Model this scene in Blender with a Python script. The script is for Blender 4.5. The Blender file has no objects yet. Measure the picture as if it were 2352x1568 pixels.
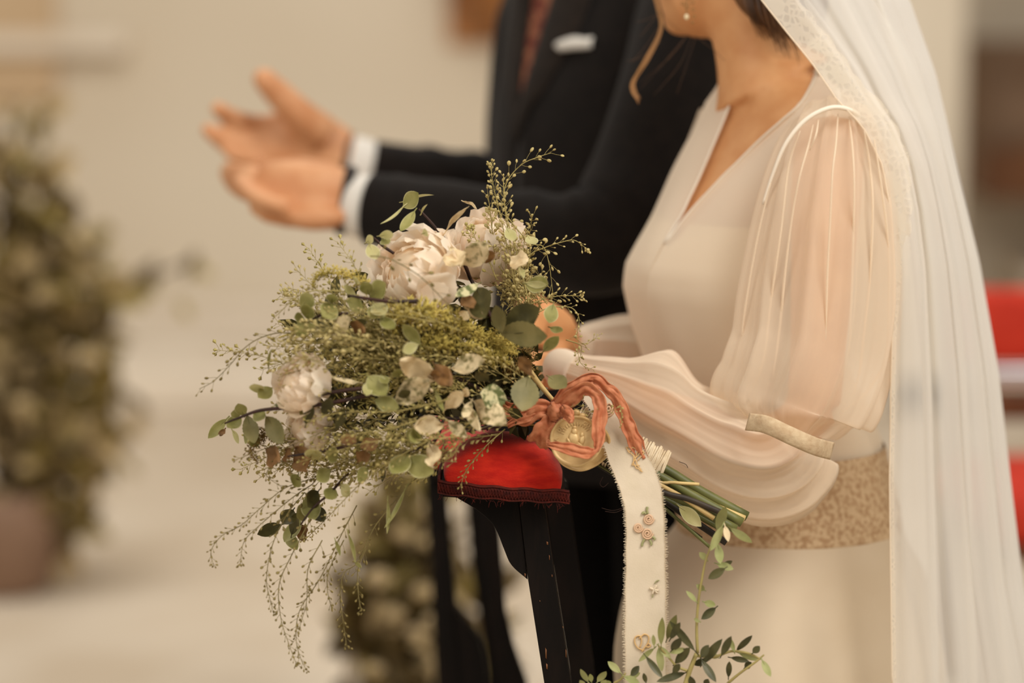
import bpy, bmesh, math, random
import numpy as np
from mathutils import Vector, Matrix, noise

random.seed(7)
SC = bpy.context.scene
COL = SC.collection
PI = math.pi

# ------------------------------------------------------------------ camera
F = 85.0 / 36.0 * 2352.0
CAM = Vector((0.0, 0.0, 1.45))
PITCH = math.radians(8.0)
FWD = Vector((0, math.cos(PITCH), -math.sin(PITCH)))
UP = Vector((0, math.sin(PITCH), math.cos(PITCH)))
RIGHT = Vector((1, 0, 0))


def P(x, y, d):
    return CAM + FWD * d + RIGHT * ((x - 1176.0) / F * d) + UP * ((784.0 - y) / F * d)


def K(d=2.56):
    """metres per photograph pixel at distance d"""
    return d / F


cd = bpy.data.cameras.new('camera')
cam = bpy.data.objects.new('camera', cd)
COL.objects.link(cam)
cam.location = CAM
cam.rotation_euler = (PI / 2 - PITCH, 0, 0)
cd.lens = 85
cd.sensor_width = 36
cd.clip_end = 60
cd.dof.use_dof = True
cd.dof.focus_distance = 2.555
cd.dof.aperture_fstop = 1.55
cd.dof.aperture_blades = 0
SC.camera = cam

# ------------------------------------------------------------------ world, light, exposure
W = bpy.data.worlds.new('world')
SC.world = W
W.use_nodes = True
bg = W.node_tree.nodes['Background']
bg.inputs[0].default_value = (1.0, 0.94, 0.86, 1)
bg.inputs[1].default_value = 0.37


def area(name, loc, target, size, power, col):
    l = bpy.data.lights.new(name, 'AREA')
    l.shape = 'RECTANGLE'
    l.size, l.size_y = size
    l.energy = power
    l.color = col
    o = bpy.data.objects.new(name, l)
    COL.objects.link(o)
    o.location = loc
    o.rotation_euler = (Vector(target) - Vector(loc)).to_track_quat('-Z', 'Y').to_euler()
    return o


area('window_light', (1.9, 1.0, 3.8), (0.1, 2.8, 1.0), (1.9, 1.9), 138, (1.0, 0.95, 0.88))
area('left_fill_light', (-2.2, 0.2, 3.2), (0.0, 3.0, 1.0), (2.0, 2.0), 64, (1.0, 0.94, 0.85))  # fill lamp added from the left, no source seen there
area('altar_light', (-0.6, 5.6, 4.6), (-0.6, 8.5, 0.6), (3.5, 2.5), 150, (1.0, 0.94, 0.86))
SC.view_settings.view_transform = 'Standard'
SC.view_settings.look = 'None'
SC.view_settings.gamma = 1.0
SC.view_settings.use_curve_mapping = False
SC.view_settings.exposure = 0.0
SC.cycles.transparent_max_bounces = 24


# ------------------------------------------------------------------ materials
def lin(c):
    out = []
    for v in c:
        v = v / 255.0
        out.append(v / 12.92 if v <= 0.04045 else ((v + 0.055) / 1.055) ** 2.4)
    return (out[0], out[1], out[2], 1.0)


def mat(name, c1, c2=None, scale=20.0, rough=0.6, bump=0.0, bscale=None, transl=0.0, spec=0.35, metal=0.0,
        lo=0.35, hi=0.65, stretch=(1, 1, 1), edge=None, sheen=0.0, wave=None, detail=4.0, sss=0.0):
    m = bpy.data.materials.new(name)
    m.use_nodes = True
    nt = m.node_tree
    N, L = nt.nodes, nt.links
    b = N['Principled BSDF']
    out = N['Material Output']
    b.inputs['Roughness'].default_value = rough
    b.inputs['Metallic'].default_value = metal
    b.inputs['Specular IOR Level'].default_value = spec
    b.inputs['Sheen Weight'].default_value = sheen
    if sss:
        b.inputs['Subsurface Weight'].default_value = sss
        b.inputs['Subsurface Radius'].default_value = (0.012, 0.005, 0.003)
        b.inputs['Subsurface Scale'].default_value = 0.6
    tc = N.new('ShaderNodeTexCoord')
    mp = N.new('ShaderNodeMapping')
    mp.inputs['Scale'].default_value = stretch
    L.new(tc.outputs['Object'], mp.inputs[0])
    col = None
    if c2 is not None:
        nz = N.new('ShaderNodeTexNoise')
        nz.inputs['Scale'].default_value = scale
        nz.inputs['Detail'].default_value = detail
        L.new(mp.outputs[0], nz.inputs['Vector'])
        r = N.new('ShaderNodeValToRGB')
        r.color_ramp.elements[0].position = lo
        r.color_ramp.elements[1].position = hi
        r.color_ramp.elements[0].color = lin(c1)
        r.color_ramp.elements[1].color = lin(c2)
        L.new(nz.outputs['Fac'], r.inputs[0])
        col = r.outputs[0]
    if edge is not None:
        at = N.new('ShaderNodeAttribute')
        at.attribute_name = 'edge'
        rr = N.new('ShaderNodeValToRGB')
        rr.color_ramp.elements[0].position = 0.84
        rr.color_ramp.elements[1].position = 0.97
        L.new(at.outputs['Fac'], rr.inputs[0])
        mx = N.new('ShaderNodeMix')
        mx.data_type = 'RGBA'
        L.new(rr.outputs[0], mx.inputs[0])
        if col is None:
            mx.inputs[6].default_value = lin(c1)
        else:
            L.new(col, mx.inputs[6])
        mx.inputs[7].default_value = lin(edge)
        col = mx.outputs[2]
    if col is None:
        b.inputs['Base Color'].default_value = lin(c1)
    else:
        L.new(col, b.inputs['Base Color'])
    if bump:
        bn = N.new('ShaderNodeTexNoise')
        bn.inputs['Scale'].default_value = bscale or scale
        bn.inputs['Detail'].default_value = 3
        L.new(mp.outputs[0], bn.inputs['Vector'])
        src = bn.outputs['Fac']
        if wave:
            wv = N.new('ShaderNodeTexWave')
            wv.inputs['Scale'].default_value = wave
            wv.inputs['Distortion'].default_value = 0.6
            wv.bands_direction = 'DIAGONAL'
            L.new(mp.outputs[0], wv.inputs['Vector'])
            src = wv.outputs['Fac']
        bp = N.new('ShaderNodeBump')
        bp.inputs['Strength'].default_value = bump
        bp.inputs['Distance'].default_value = 0.002
        L.new(src, bp.inputs['Height'])
        L.new(bp.outputs[0], b.inputs['Normal'])
    if transl:
        t = N.new('ShaderNodeBsdfTranslucent')
        if col is None:
            t.inputs[0].default_value = lin(c1)
        else:
            L.new(col, t.inputs[0])
        mxs = N.new('ShaderNodeMixShader')
        mxs.inputs[0].default_value = transl
        L.new(b.outputs[0], mxs.inputs[1])
        L.new(t.outputs[0], mxs.inputs[2])
        L.new(mxs.outputs[0], out.inputs[0])
    return m


def sheer(name, c, opaque, grazing, transl=0.35, lace=None, weave=True):
    """thin woven gauze: threads cover part of the light, more of it where the cloth is seen edge-on"""
    m = bpy.data.materials.new(name)
    m.use_nodes = True
    nt = m.node_tree
    N, L = nt.nodes, nt.links
    N.remove(N['Principled BSDF'])
    out = N['Material Output']
    df = N.new('ShaderNodeBsdfDiffuse')
    df.inputs[0].default_value = lin(c)
    tl = N.new('ShaderNodeBsdfTranslucent')
    tl.inputs[0].default_value = lin(c)
    a = N.new('ShaderNodeMixShader')
    a.inputs[0].default_value = transl
    L.new(df.outputs[0], a.inputs[1])
    L.new(tl.outputs[0], a.inputs[2])
    tr = N.new('ShaderNodeBsdfTransparent')
    lw = N.new('ShaderNodeLayerWeight')
    lw.inputs[0].default_value = 0.42
    mr = N.new('ShaderNodeMapRange')
    mr.inputs[3].default_value = opaque
    mr.inputs[4].default_value = grazing
    L.new(lw.outputs['Facing'], mr.inputs[0])
    fac = mr.outputs[0]
    if lace:
        tc = N.new('ShaderNodeTexCoord')
        vo = N.new('ShaderNodeTexVoronoi')
        vo.inputs['Scale'].default_value = lace
        vo.feature = 'DISTANCE_TO_EDGE'
        L.new(tc.outputs['Object'], vo.inputs['Vector'])
        nz = N.new('ShaderNodeTexNoise')
        nz.inputs['Scale'].default_value = lace * 0.45
        L.new(tc.outputs['Object'], nz.inputs['Vector'])
        m1 = N.new('ShaderNodeMath'); m1.operation = 'LESS_THAN'; m1.inputs[1].default_value = 0.14
        L.new(vo.outputs['Distance'], m1.inputs[0])
        m2 = N.new('ShaderNodeMath'); m2.operation = 'GREATER_THAN'; m2.inputs[1].default_value = 0.53
        L.new(nz.outputs['Fac'], m2.inputs[0])
        mm = N.new('ShaderNodeMath'); mm.operation = 'MAXIMUM'
        L.new(m1.outputs[0], mm.inputs[0]); L.new(m2.outputs[0], mm.inputs[1])
        m3 = N.new('ShaderNodeMath'); m3.operation = 'MULTIPLY_ADD'
        m3.inputs[1].default_value = 0.16
        L.new(mm.outputs[0], m3.inputs[0]); L.new(fac, m3.inputs[2])
        m3.use_clamp = True
        fac = m3.outputs[0]
    mx = N.new('ShaderNodeMixShader')
    L.new(fac, mx.inputs[0])
    L.new(tr.outputs[0], mx.inputs[1])
    L.new(a.outputs[0], mx.inputs[2])
    L.new(mx.outputs[0], out.inputs[0])
    return m


M = {}
M['wall'] = mat('wall_plaster', (216, 204, 184), (205, 191, 169), 0.8, 0.9, detail=1)
M['stone'] = mat('floor_stone', (207, 193, 173), (192, 175, 152), 1.6, 0.7, detail=2)
M['tan'] = mat('tan_plaster', (196, 170, 136), (186, 158, 124), 2, 0.9)
M['trim'] = mat('trim_stone', (224, 212, 194), (214, 200, 180), 3, 0.8)
M['wood_dark'] = mat('ebonised_wood', (13, 8, 5), (26, 16, 10), 60, 0.6, 0.25, 160, stretch=(1, 1, 0.15), lo=0.45, hi=0.8, spec=0.12)
M['wood_brown'] = mat('brown_wood', (118, 74, 40), (92, 56, 30), 9, 0.5, stretch=(1, 1, 0.2))
M['wood_gilt'] = mat('gilded_wood', (168, 112, 58), (140, 88, 42), 14, 0.5)
M['velvet'] = mat('red_velvet', (222, 46, 22), (192, 26, 12), 45, 0.75, 0.35, 420, spec=0.15, sheen=0.25, stretch=(1, 1, 3))
M['braid'] = mat('dark_red_braid', (96, 26, 12), (64, 16, 8), 160, 0.85, 0.3, 300)
M['red_cloth'] = mat('red_chair_cloth', (205, 58, 34), (186, 44, 24), 20, 0.8)
M['chrome'] = mat('chair_metal', (205, 205, 210), None, rough=0.3, metal=0.85)
M['skin'] = mat('skin', (214, 158, 108), (202, 142, 92), 30, 0.55, 0.08, 250, spec=0.3, sss=0.05)
M['skin_man'] = mat('skin_tanned', (212, 158, 116), (196, 134, 90), 22, 0.55, 0.1, 200, spec=0.3, sss=0.04)
M['suit'] = mat('dark_wool', (24, 18, 14), (18, 13, 10), 50, 0.9, 0.2, 500, spec=0.12, sheen=0.09)
M['suit_lapel'] = mat('dark_wool_lapel', (38, 30, 24), (30, 23, 18), 50, 0.85, 0.2, 500, spec=0.12, sheen=0.06)
M['trouser'] = mat('trouser_wool', (14, 12, 11), (10, 9, 8), 50, 0.95, spec=0.05)
M['shirt'] = mat('white_cotton', (226, 220, 210), None, rough=0.8, transl=0.1)
M['tie'] = mat('patterned_tie', (96, 34, 20), (150, 96, 66), 70, 0.6, lo=0.42, hi=0.6)
M['leather'] = mat('watch_strap', (34, 24, 18), None, rough=0.5)
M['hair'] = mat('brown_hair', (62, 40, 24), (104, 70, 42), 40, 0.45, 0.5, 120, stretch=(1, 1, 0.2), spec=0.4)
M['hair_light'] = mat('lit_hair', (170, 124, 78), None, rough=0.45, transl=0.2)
M['hair_man'] = mat('dark_hair', (38, 26, 18), (58, 40, 28), 60, 0.5, 0.4, 150)
M['pearl'] = mat('pearl', (232, 210, 170), None, rough=0.2, spec=0.6)
M['gold'] = mat('old_gold', (216, 184, 128), (192, 156, 100), 60, 0.45, 0.2, 160, metal=0.15, spec=0.5)
M['gold_dark'] = mat('old_gold_worn', (160, 126, 76), (136, 102, 58), 60, 0.5, 0.2, 200, metal=0.35)
M['eye'] = mat('eye_white', (220, 214, 205), None, rough=0.2)
M['chiffon'] = sheer('sheer_chiffon', (243, 226, 202), 0.52, 0.97, 0.35)
M['chiffon_thick'] = sheer('double_chiffon', (246, 231, 209), 0.66, 1.0, 0.25)
M['seam'] = mat('seam_satin', (246, 234, 216), None, rough=0.7, transl=0.2)
M['lining'] = mat('dress_lining', (240, 220, 190), (232, 210, 178), 8, 0.75, transl=0.12)
M['crepe'] = mat('cream_crepe', (218, 200, 174), (210, 190, 162), 6, 0.8, 0.06, 300, transl=0.08)
M['veil'] = sheer('veil_tulle', (240, 236, 228), 0.55, 0.95, 0.40)
M['lace'] = sheer('veil_lace', (242, 230, 210), 0.20, 0.6, 0.3, lace=120.0)
M['belt_lace'] = mat('lace_belt', (204, 176, 140), (172, 138, 102), 170, 0.85, 0.6, 200, lo=0.42, hi=0.6)
M['band_lace'] = mat('sleeve_lace', (200, 176, 142), (184, 156, 122), 120, 0.85, 0.5, 160)
# bouquet
M['petal'] = mat('peony_petal', (255, 246, 230), (255, 238, 216), 26, 0.6, 0.1, 90, transl=0.5, spec=0.2)
M['petal_in'] = mat('peony_heart', (254, 232, 200), (250, 222, 186), 40, 0.6, transl=0.3)
M['leaf_round'] = mat('green_leaf', (138, 136, 74), (166, 160, 100), 60, 0.5, 0.15, 160, transl=0.28, edge=(196, 190, 140), spec=0.35)
M['leaf_pale'] = mat('pale_green_leaf', (186, 180, 120), (202, 192, 138), 60, 0.5, 0.15, 160, transl=0.3, edge=(214, 208, 164))
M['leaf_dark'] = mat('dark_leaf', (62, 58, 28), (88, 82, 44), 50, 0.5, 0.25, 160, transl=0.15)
M['leaf_rose'] = mat('rose_leaf', (112, 106, 64), (138, 128, 82), 45, 0.55, 0.3, 120, transl=0.15)
M['leaf_varieg'] = mat('cream_mottled_leaf', (226, 206, 164), (128, 118, 72), 130, 0.65, 0.4, 120, transl=0.2, lo=0.47, hi=0.66, detail=8)
M['leaf_cream'] = mat('cream_leaf', (234, 212, 170), (196, 166, 118), 60, 0.65, 0.4, 120, transl=0.25, lo=0.5, hi=0.72)
M['leaf_marble'] = mat('green_marbled_leaf', (96, 102, 56), (206, 196, 150), 140, 0.6, 0.3, 120, transl=0.15, lo=0.44, hi=0.56, detail=8)
M['leaf_brown'] = mat('brown_dry_leaf', (150, 110, 66), (112, 82, 48), 60, 0.7, 0.4, 120, transl=0.25)
M['leaf_olive'] = mat('olive_leaf', (134, 132, 76), (112, 108, 60), 40, 0.5, transl=0.15, spec=0.4)
M['leaf_olive_pale'] = mat('olive_leaf_underside', (176, 176, 120), (152, 156, 98), 40, 0.6, transl=0.2)
M['leaf_olive_dark'] = mat('olive_leaf_top', (66, 66, 36), (88, 84, 48), 60, 0.45, transl=0.08, spec=0.4)
M['sprig'] = mat('sprig_stem', (176, 160, 98), (150, 134, 78), 30, 0.6, transl=0.1)
M['pod'] = mat('seed_pod', (214, 196, 136), (184, 166, 104), 60, 0.55, transl=0.25)
M['pod_green'] = mat('green_seed_pod', (204, 190, 120), (168, 152, 86), 60, 0.55, transl=0.25)
M['pod_dark'] = mat('backlit_seed_pod', (150, 132, 76), (120, 104, 58), 60, 0.55, transl=0.2)  # pod colour darkened to stand for sprigs seen against the light
M['sprig_dark'] = mat('backlit_sprig_stem', (136, 120, 70), (112, 98, 56), 30, 0.6, transl=0.1)  # same for their stems: backlit shade put into the colour
M['foxtail'] = mat('yellow_green_plume', (232, 210, 116), (196, 176, 86), 60, 0.7, transl=0.25)
M['foxtail_dry'] = mat('dry_plume', (164, 134, 72), (128, 100, 50), 60, 0.7, transl=0.2)
M['feather'] = mat('feathery_green', (200, 184, 104), (158, 144, 74), 40, 0.65, transl=0.25)
M['twig'] = mat('dark_twig', (58, 30, 20), (36, 20, 14), 60, 0.6)
M['stem_green'] = mat('cut_stem_green', (104, 104, 54), (72, 76, 38), 25, 0.5, stretch=(1, 1, 1))
M['stem_dark'] = mat('cut_stem_dark', (58, 46, 32), (38, 30, 22), 30, 0.6)
M['stem_cream'] = mat('cut_stem_cream', (206, 178, 118), (176, 146, 92), 30, 0.6)
M['twine'] = mat('pale_twine', (222, 204, 174), (198, 176, 142), 90, 0.9, 0.2, 300)
M['rust'] = mat('rust_silk', (214, 140, 98), (188, 106, 66), 90, 0.6, 0.3, 140, transl=0.2, sheen=0.1)
M['ivory'] = mat('ivory_ribbon', (224, 208, 184), (216, 200, 174), 30, 0.85, 0.1, 600, transl=0.12)
M['fray'] = mat('frayed_thread', (240, 224, 196), None, rough=0.9, transl=0.3)
M['thread_rose'] = mat('rose_thread', (212, 176, 142), None, rough=0.8)
M['thread_gold'] = mat('gold_thread', (212, 174, 118), None, rough=0.7)
M['thread_green'] = mat('green_thread', (152, 150, 104), None, rough=0.8)
# far plants
M['far_leaf'] = mat('far_leaf', (158, 140, 80), (134, 114, 60), 3, 0.6, transl=0.25)
M['far_leaf_dark'] = mat('far_leaf_dark', (98, 78, 40), (70, 56, 28), 3, 0.6, transl=0.15)
M['far_leaf_pale'] = mat('far_leaf_pale', (206, 184, 140), (190, 164, 118), 3, 0.6, transl=0.3)
M['far_blossom'] = mat('far_blossom', (216, 194, 152), (200, 176, 128), 6, 0.7, transl=0.3)
M['pot'] = mat('mauve_pot', (146, 116, 94), (126, 98, 78), 6, 0.7)


# ------------------------------------------------------------------ geometry helpers
class MB:
    def __init__(self):
        self.v = []
        self.f = []
        self.e = []

    def add(self, vs, fs, es=None):
        o = len(self.v)
        self.v.extend([tuple(p) for p in vs])
        self.f.extend([tuple(i + o for i in f) for f in fs])
        self.e.extend(es if es is not None else [0.0] * len(vs))
        return self

    def obj(self, name, m, parent=None, label=None, kind=None, smooth=True):
        return mk(name, self.v, self.f, m, parent, label, kind, smooth, self.e if any(self.e) else None)


def link(o, parent):
    COL.objects.link(o)
    if parent is not None:
        o.parent = parent
        if parent.type == 'EMPTY':
            o.matrix_parent_inverse = Matrix.Translation(-parent.location)
    return o


def mk(name, v, f, m, parent=None, label=None, kind=None, smooth=True, edge=None):
    me = bpy.data.meshes.new(name)
    me.from_pydata(v, [], f)
    if smooth:
        me.polygons.foreach_set('use_smooth', [True] * len(me.polygons))
    if m is not None:
        for mm in (m if isinstance(m, (list, tuple)) else [m]):
            me.materials.append(mm)
    if edge is not None:
        a = me.attributes.new('edge', 'FLOAT', 'POINT')
        a.data.foreach_set('value', edge)
    me.update()
    o = bpy.data.objects.new(name, me)
    link(o, parent)
    if label:
        o['label'] = label
    if kind:
        o['kind'] = kind
    return o


def tag(o, label, cat, group=None):
    o['label'] = label
    o['category'] = cat
    if group:
        o['group'] = group
    return o


def thing(name, loc, label, cat, group=None):
    o = bpy.data.objects.new(name, None)
    o.empty_display_size = 0.05
    COL.objects.link(o)
    o.location = loc
    return tag(o, label, cat, group)


def struct(o):
    o['kind'] = 'structure'
    return o


def spline(pts, n):
    """Catmull-Rom through tuples of any length, n samples per span"""
    pts = [tuple(p) for p in pts]
    if len(pts) < 3:
        out = []
        for i in range(n + 1):
            t = i / n
            out.append(tuple(a + (b - a) * t for a, b in zip(pts[0], pts[1])))
        return out
    ext = [tuple(2 * a - b for a, b in zip(pts[0], pts[1]))] + pts + [tuple(2 * a - b for a, b in zip(pts[-1], pts[-2]))]
    out = []
    for i in range(1, len(ext) - 2):
        p0, p1, p2, p3 = ext[i - 1], ext[i], ext[i + 1], ext[i + 2]
        for k in range(n):
            t = k / n
            out.append(tuple(0.5 * (2 * b + (c - a) * t + (2 * a - 5 * b + 4 * c - d) * t * t + (3 * b - a - 3 * c + d) * t ** 3)
                             for a, b, c, d in zip(p0, p1, p2, p3)))
    out.append(pts[-1])
    return out


def tube(pts, rad, n=6, cap=True):
    pts = [Vector(p) for p in pts]
    if not hasattr(rad, '__len__'):
        rad = [rad] * len(pts)
    vs, fs = [], []
    t = (pts[1] - pts[0]).normalized()
    nrm = t.orthogonal().normalized()
    for i, p in enumerate(pts):
        if i == 0:
            tt = pts[1] - pts[0]
        elif i == len(pts) - 1:
            tt = pts[-1] - pts[-2]
        else:
            tt = pts[i + 1] - pts[i - 1]
        if tt.length < 1e-9:
            tt = t
        t = tt.normalized()
        nrm = (nrm - t * nrm.dot(t))
        nrm = nrm.normalized() if nrm.length > 1e-6 else t.orthogonal().normalized()
        bn = t.cross(nrm)
        for k in range(n):
            a = 2 * PI * k / n
            vs.append(p + (nrm * math.cos(a) + bn * math.sin(a)) * rad[i])
    for i in range(len(pts) - 1):
        for k in range(n):
            a, b = i * n + k, i * n + (k + 1) % n
            fs.append((a, b, b + n, a + n))
    if cap:
        fs.append(tuple(range(n - 1, -1, -1)))
        o = (len(pts) - 1) * n
        fs.append(tuple(range(o, o + n)))
    return vs, fs


def loft(rings, closed=True, cap=True):
    n = len(rings[0])
    vs = [p for r in rings for p in r]
    fs = []
    for i in range(len(rings) - 1):
        for k in range(n if closed else n - 1):
            a, b = i * n + k, i * n + (k + 1) % n
            fs.append((a, b, b + n, a + n))
    if cap and closed:
        fs.append(tuple(range(n - 1, -1, -1)))
        o = (len(rings) - 1) * n
        fs.append(tuple(range(o, o + n)))
    return vs, fs


def grid(nu, nv, fn):
    vs = [fn(i / (nu - 1), j / (nv - 1)) for i in range(nu) for j in range(nv)]
    fs = [(i * nv + j, i * nv + j + 1, (i + 1) * nv + j + 1, (i + 1) * nv + j) for i in range(nu - 1) for j in range(nv - 1)]
    return vs, fs


def ellipsoid(c, ax, n=14, m=9):
    """ax: three half-axis vectors"""
    vs, fs = [], []
    c = Vector(c)
    for i in range(m + 1):
        ph = PI * i / m
        for k in range(n):
            a = 2 * PI * k / n
            vs.append(c + ax[0] * (math.sin(ph) * math.cos(a)) + ax[1] * (math.sin(ph) * math.sin(a)) + ax[2] * math.cos(ph))
    for i in range(m):
        for k in range(n):
            a, b = i * n + k, i * n + (k + 1) % n
            fs.append((a, a + n, b + n, b))
    return vs, fs


def box(c, sx, sy, sz):
    x, y, z = c
    vs = [(x + a * sx / 2, y + b * sy / 2, z + e * sz / 2) for a in (-1, 1) for b in (-1, 1) for e in (-1, 1)]
    return vs, [(0, 1, 3, 2), (4, 6, 7, 5), (0, 4, 5, 1), (2, 3, 7, 6), (0, 2, 6, 4), (1, 5, 7, 3)]


def bevel(o, w=0.004, seg=2):
    md = o.modifiers.new('bevel', 'BEVEL')
    md.width = w
    md.segments = seg
    md.limit_method = 'ANGLE'
    return o


def unify(o, voxel, smooth_iter=6):
    r = o.modifiers.new('remesh', 'REMESH')
    r.mode = 'VOXEL'
    r.voxel_size = voxel
    r.use_smooth_shade = True
    s = o.modifiers.new('smooth', 'SMOOTH')
    s.factor = 0.5
    s.iterations = smooth_iter
    dg = bpy.context.evaluated_depsgraph_get()
    me = bpy.data.meshes.new_from_object(o.evaluated_get(dg), depsgraph=dg)
    old = o.data
    o.modifiers.clear()
    o.data = me
    me.polygons.foreach_set('use_smooth', [True] * len(me.polygons))
    bpy.data.meshes.remove(old)
    return o


def pxtube(pts, r, n=6, steps=6):
    """pts (x,y,d), r in photo pixels (value or list matched to pts)"""
    if hasattr(r, '__len__'):
        q = spline([tuple(p) + (rr,) for p, rr in zip(pts, r)], steps)
    else:
        q = [tuple(p) + (r,) for p in spline(pts, steps)]
    return tube([P(a, b, c) for a, b, c, _ in q], [max(rr, 0.3) * K(c) for _, _, c, rr in q], n)


def limb(pts, n=12, steps=5):
    """pts: (x,y,d,half height px,half depth px) along a limb; rings square to the path"""
    q = spline(pts, steps)
    rings = []
    for i, p in enumerate(q):
        a = q[max(i - 1, 0)]
        b = q[min(i + 1, len(q) - 1)]
        t = (P(*b[:3]) - P(*a[:3])).normalized()
        side = t.cross(FWD)
        side = side.normalized() if side.length > 0.15 else UP.copy()
        dep = side.cross(t).normalized()
        c = P(*p[:3])
        k = K(p[2])
        rings.append([c + side * (math.cos(2 * PI * j / n) * p[3] * k) + dep * (math.sin(2 * PI * j / n) * p[4] * k) for j in range(n)])
    return loft(rings)


# ------------------------------------------------------------------ setting
def plane_obj(name, pts, m):
    return struct(mk(name, pts, [tuple(range(len(pts)))], m, smooth=False))


WALL_Y = 10.2
v, f = box((0, 4.5, -0.05), 16, 14, 0.1)
fl = struct(mk('floor', v, f, M['stone'], smooth=False))
v, f = box((0, WALL_Y + 0.1, 2.5), 16, 0.2, 5.2)
struct(mk('wall_back', v, f, M['wall'], smooth=False))
# stone string course on the left of the back wall and the plain band under it
v, f = box((-3.6, WALL_Y - 0.06, 1.275), 4.0, 0.12, 0.085)
struct(bevel(mk('trim_1', v, f, M['trim'], smooth=False), 0.02))
v, f = box((0, WALL_Y - 0.03, 0.09), 16, 0.06, 0.18)
struct(bevel(mk('baseboard_back', v, f, M['trim'], smooth=False), 0.02))
# pale pilaster behind the veil
a = P(2085, 800, 8.2)
b = P(2252, 800, 8.2)
v, f = box(((a.x + b.x) / 2, 8.9, 2.5), b.x - a.x, 0.8, 5.0)
struct(bevel(mk('trim_2', v, f, M['wall'], smooth=False), 0.02))
# left pier whose edge shows at the top left
v, f = box((-3.9, WALL_Y - 0.03, 1.7), 4.0, 0.06, 1.35)
struct(bevel(mk('trim_3', v, f, M['tan'], smooth=False), 0.03))
# altar step
v, f = box((-1.6, 9.35, 0.07), 8.5, 1.7, 0.14)
struct(bevel(mk('trim_4', v, f, M['trim'], smooth=False), 0.02))

# gilded corbel on the back wall, its tip shows beside the dark lapel
cc = P(1165, -72, 9.9)
cor = thing('wall_corbel', (cc.x, WALL_Y, cc.z), 'brown gilded corbel on the back wall beside the dark lapel', 'corbel')
rings = []
for dz, r in ((-0.34, 0.02), (-0.28, 0.10), (-0.18, 0.15), (-0.05, 0.22), (0.0, 0.27), (0.05, 0.27), (0.05, 0.24), (0.12, 0.30)):
    rings.append([Vector((cc.x + r * math.cos(2 * PI * k / 20), WALL_Y - 0.28 + r * math.sin(2 * PI * k / 20), cc.z + dz + 0.10)) for k in range(20)])
mk('bracket', *loft(rings), M['wood_gilt'], cor)
v, f = box((cc.x, WALL_Y - 0.02, cc.z), 0.5, 0.04, 0.62)
bevel(mk('back_plate', v, f, M['wood_gilt'], cor, smooth=False), 0.01)

# dark wooden panelling at the right
pa = P(2262, 96, 9.3)
pb = P(2262, 452, 9.3)
h = pa.z - pb.z
wx = pa.x + 0.55
pan = thing('wooden_wall_panel', (wx, WALL_Y - 0.5, pb.z), 'brown wooden wall panel with darker bottom rail right of the veil', 'panel')
v, f = box((wx, 9.75, (pa.z + pb.z) / 2), 1.1, 0.9, h)
mk('carcass', v, f, mat('panel_board', (136, 110, 88), (112, 86, 64), 5, 0.7), pan, smooth=False)
v, f = box((wx, 9.28, pb.z + 0.09), 1.12, 0.06, 0.20)
bevel(mk('bottom_rail', v, f, M['wood_brown'], pan, 'red-brown bottom rail', smooth=False), 0.01)
v, f = box((wx + 0.15, 9.28, pa.z - 0.04), 0.86, 0.06, 0.10)
bevel(mk('top_rail', v, f, M['wood_brown'], pan, smooth=False), 0.01)
v, f = box((wx + 0.1, 9.7, pb.z - 0.33), 0.9, 0.5, 0.06)
sh = mk('stone_ledge', v, f, M['trim'], pan, smooth=False)


# red chairs at the right
def chair(x0, d, label, rz=0.0):
    c = P(x0, 1000, d)
    c.z = 0
    t = thing('red_chair', c, label, 'chair', 'red upholstered chairs right of the bride')
    X, Y = c.x, c.y

    def rbox(cx, cy, cz, sx, sy, sz, name, m, bv=0.02):
        v, f = box((X + cx, Y + cy, cz), sx, sy, sz)
        return bevel(mk(name, v, f, m, t, smooth=True), bv, 3)
    rbox(0, 0.0, 0.44, 0.44, 0.44, 0.12, 'seat', M['red_cloth'], 0.05)
    rbox(0, 0.20, 0.77, 0.42, 0.06, 0.16, 'backrest', M['red_cloth'], 0.025)
    rbox(0, 0.20, 0.665, 0.44, 0.03, 0.035, 'back_rail', M['chrome'], 0.008)
    rbox(0, 0.21, 0.60, 0.40, 0.02, 0.07, 'lower_back_rail', M['wood_brown'], 0.008)
    rbox(0, 0.0, 0.365, 0.42, 0.42, 0.03, 'seat_frame', M['wood_brown'], 0.006)
    for sx in (-0.2, 0.2):
        for sy, hh in ((-0.19, 0.38), (0.21, 0.80)):
            rbox(sx, sy, hh / 2, 0.03, 0.03, hh, 'leg', M['wood_brown'], 0.006)
    return t


chair(2452, 4.95, 'red upholstered chair with pale metal back rail, right of the veil')


# ------------------------------------------------------------------ far plants (stand on the floor, out of focus)
def leafquad(mb, p, dirv, nrm, L, Wd, curl=0.2):
    s = dirv.cross(nrm)
    s = s.normalized() if s.length > 1e-6 else RIGHT
    n2 = s.cross(dirv).normalized()
    pts = []
    for u, w in ((0, 0.0), (0.3, 0.8), (0.6, 0.9), (1.0, 0.0)):
        for sg in ((-1, 1) if w else (0,)):
            pts.append(p + dirv * (u * L) + s * (sg * w * Wd / 2) + n2 * (curl * L * u * u))
    mb.add(pts, [(0, 1, 2), (1, 3, 4, 2), (3, 5, 4)])


def rnd_dir(rng, up=0.2):
    v = Vector((rng.gauss(0, 1), rng.gauss(0, 1), rng.gauss(up, 1)))
    return v.normalized() if v.length > 0 else UP.copy()


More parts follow.
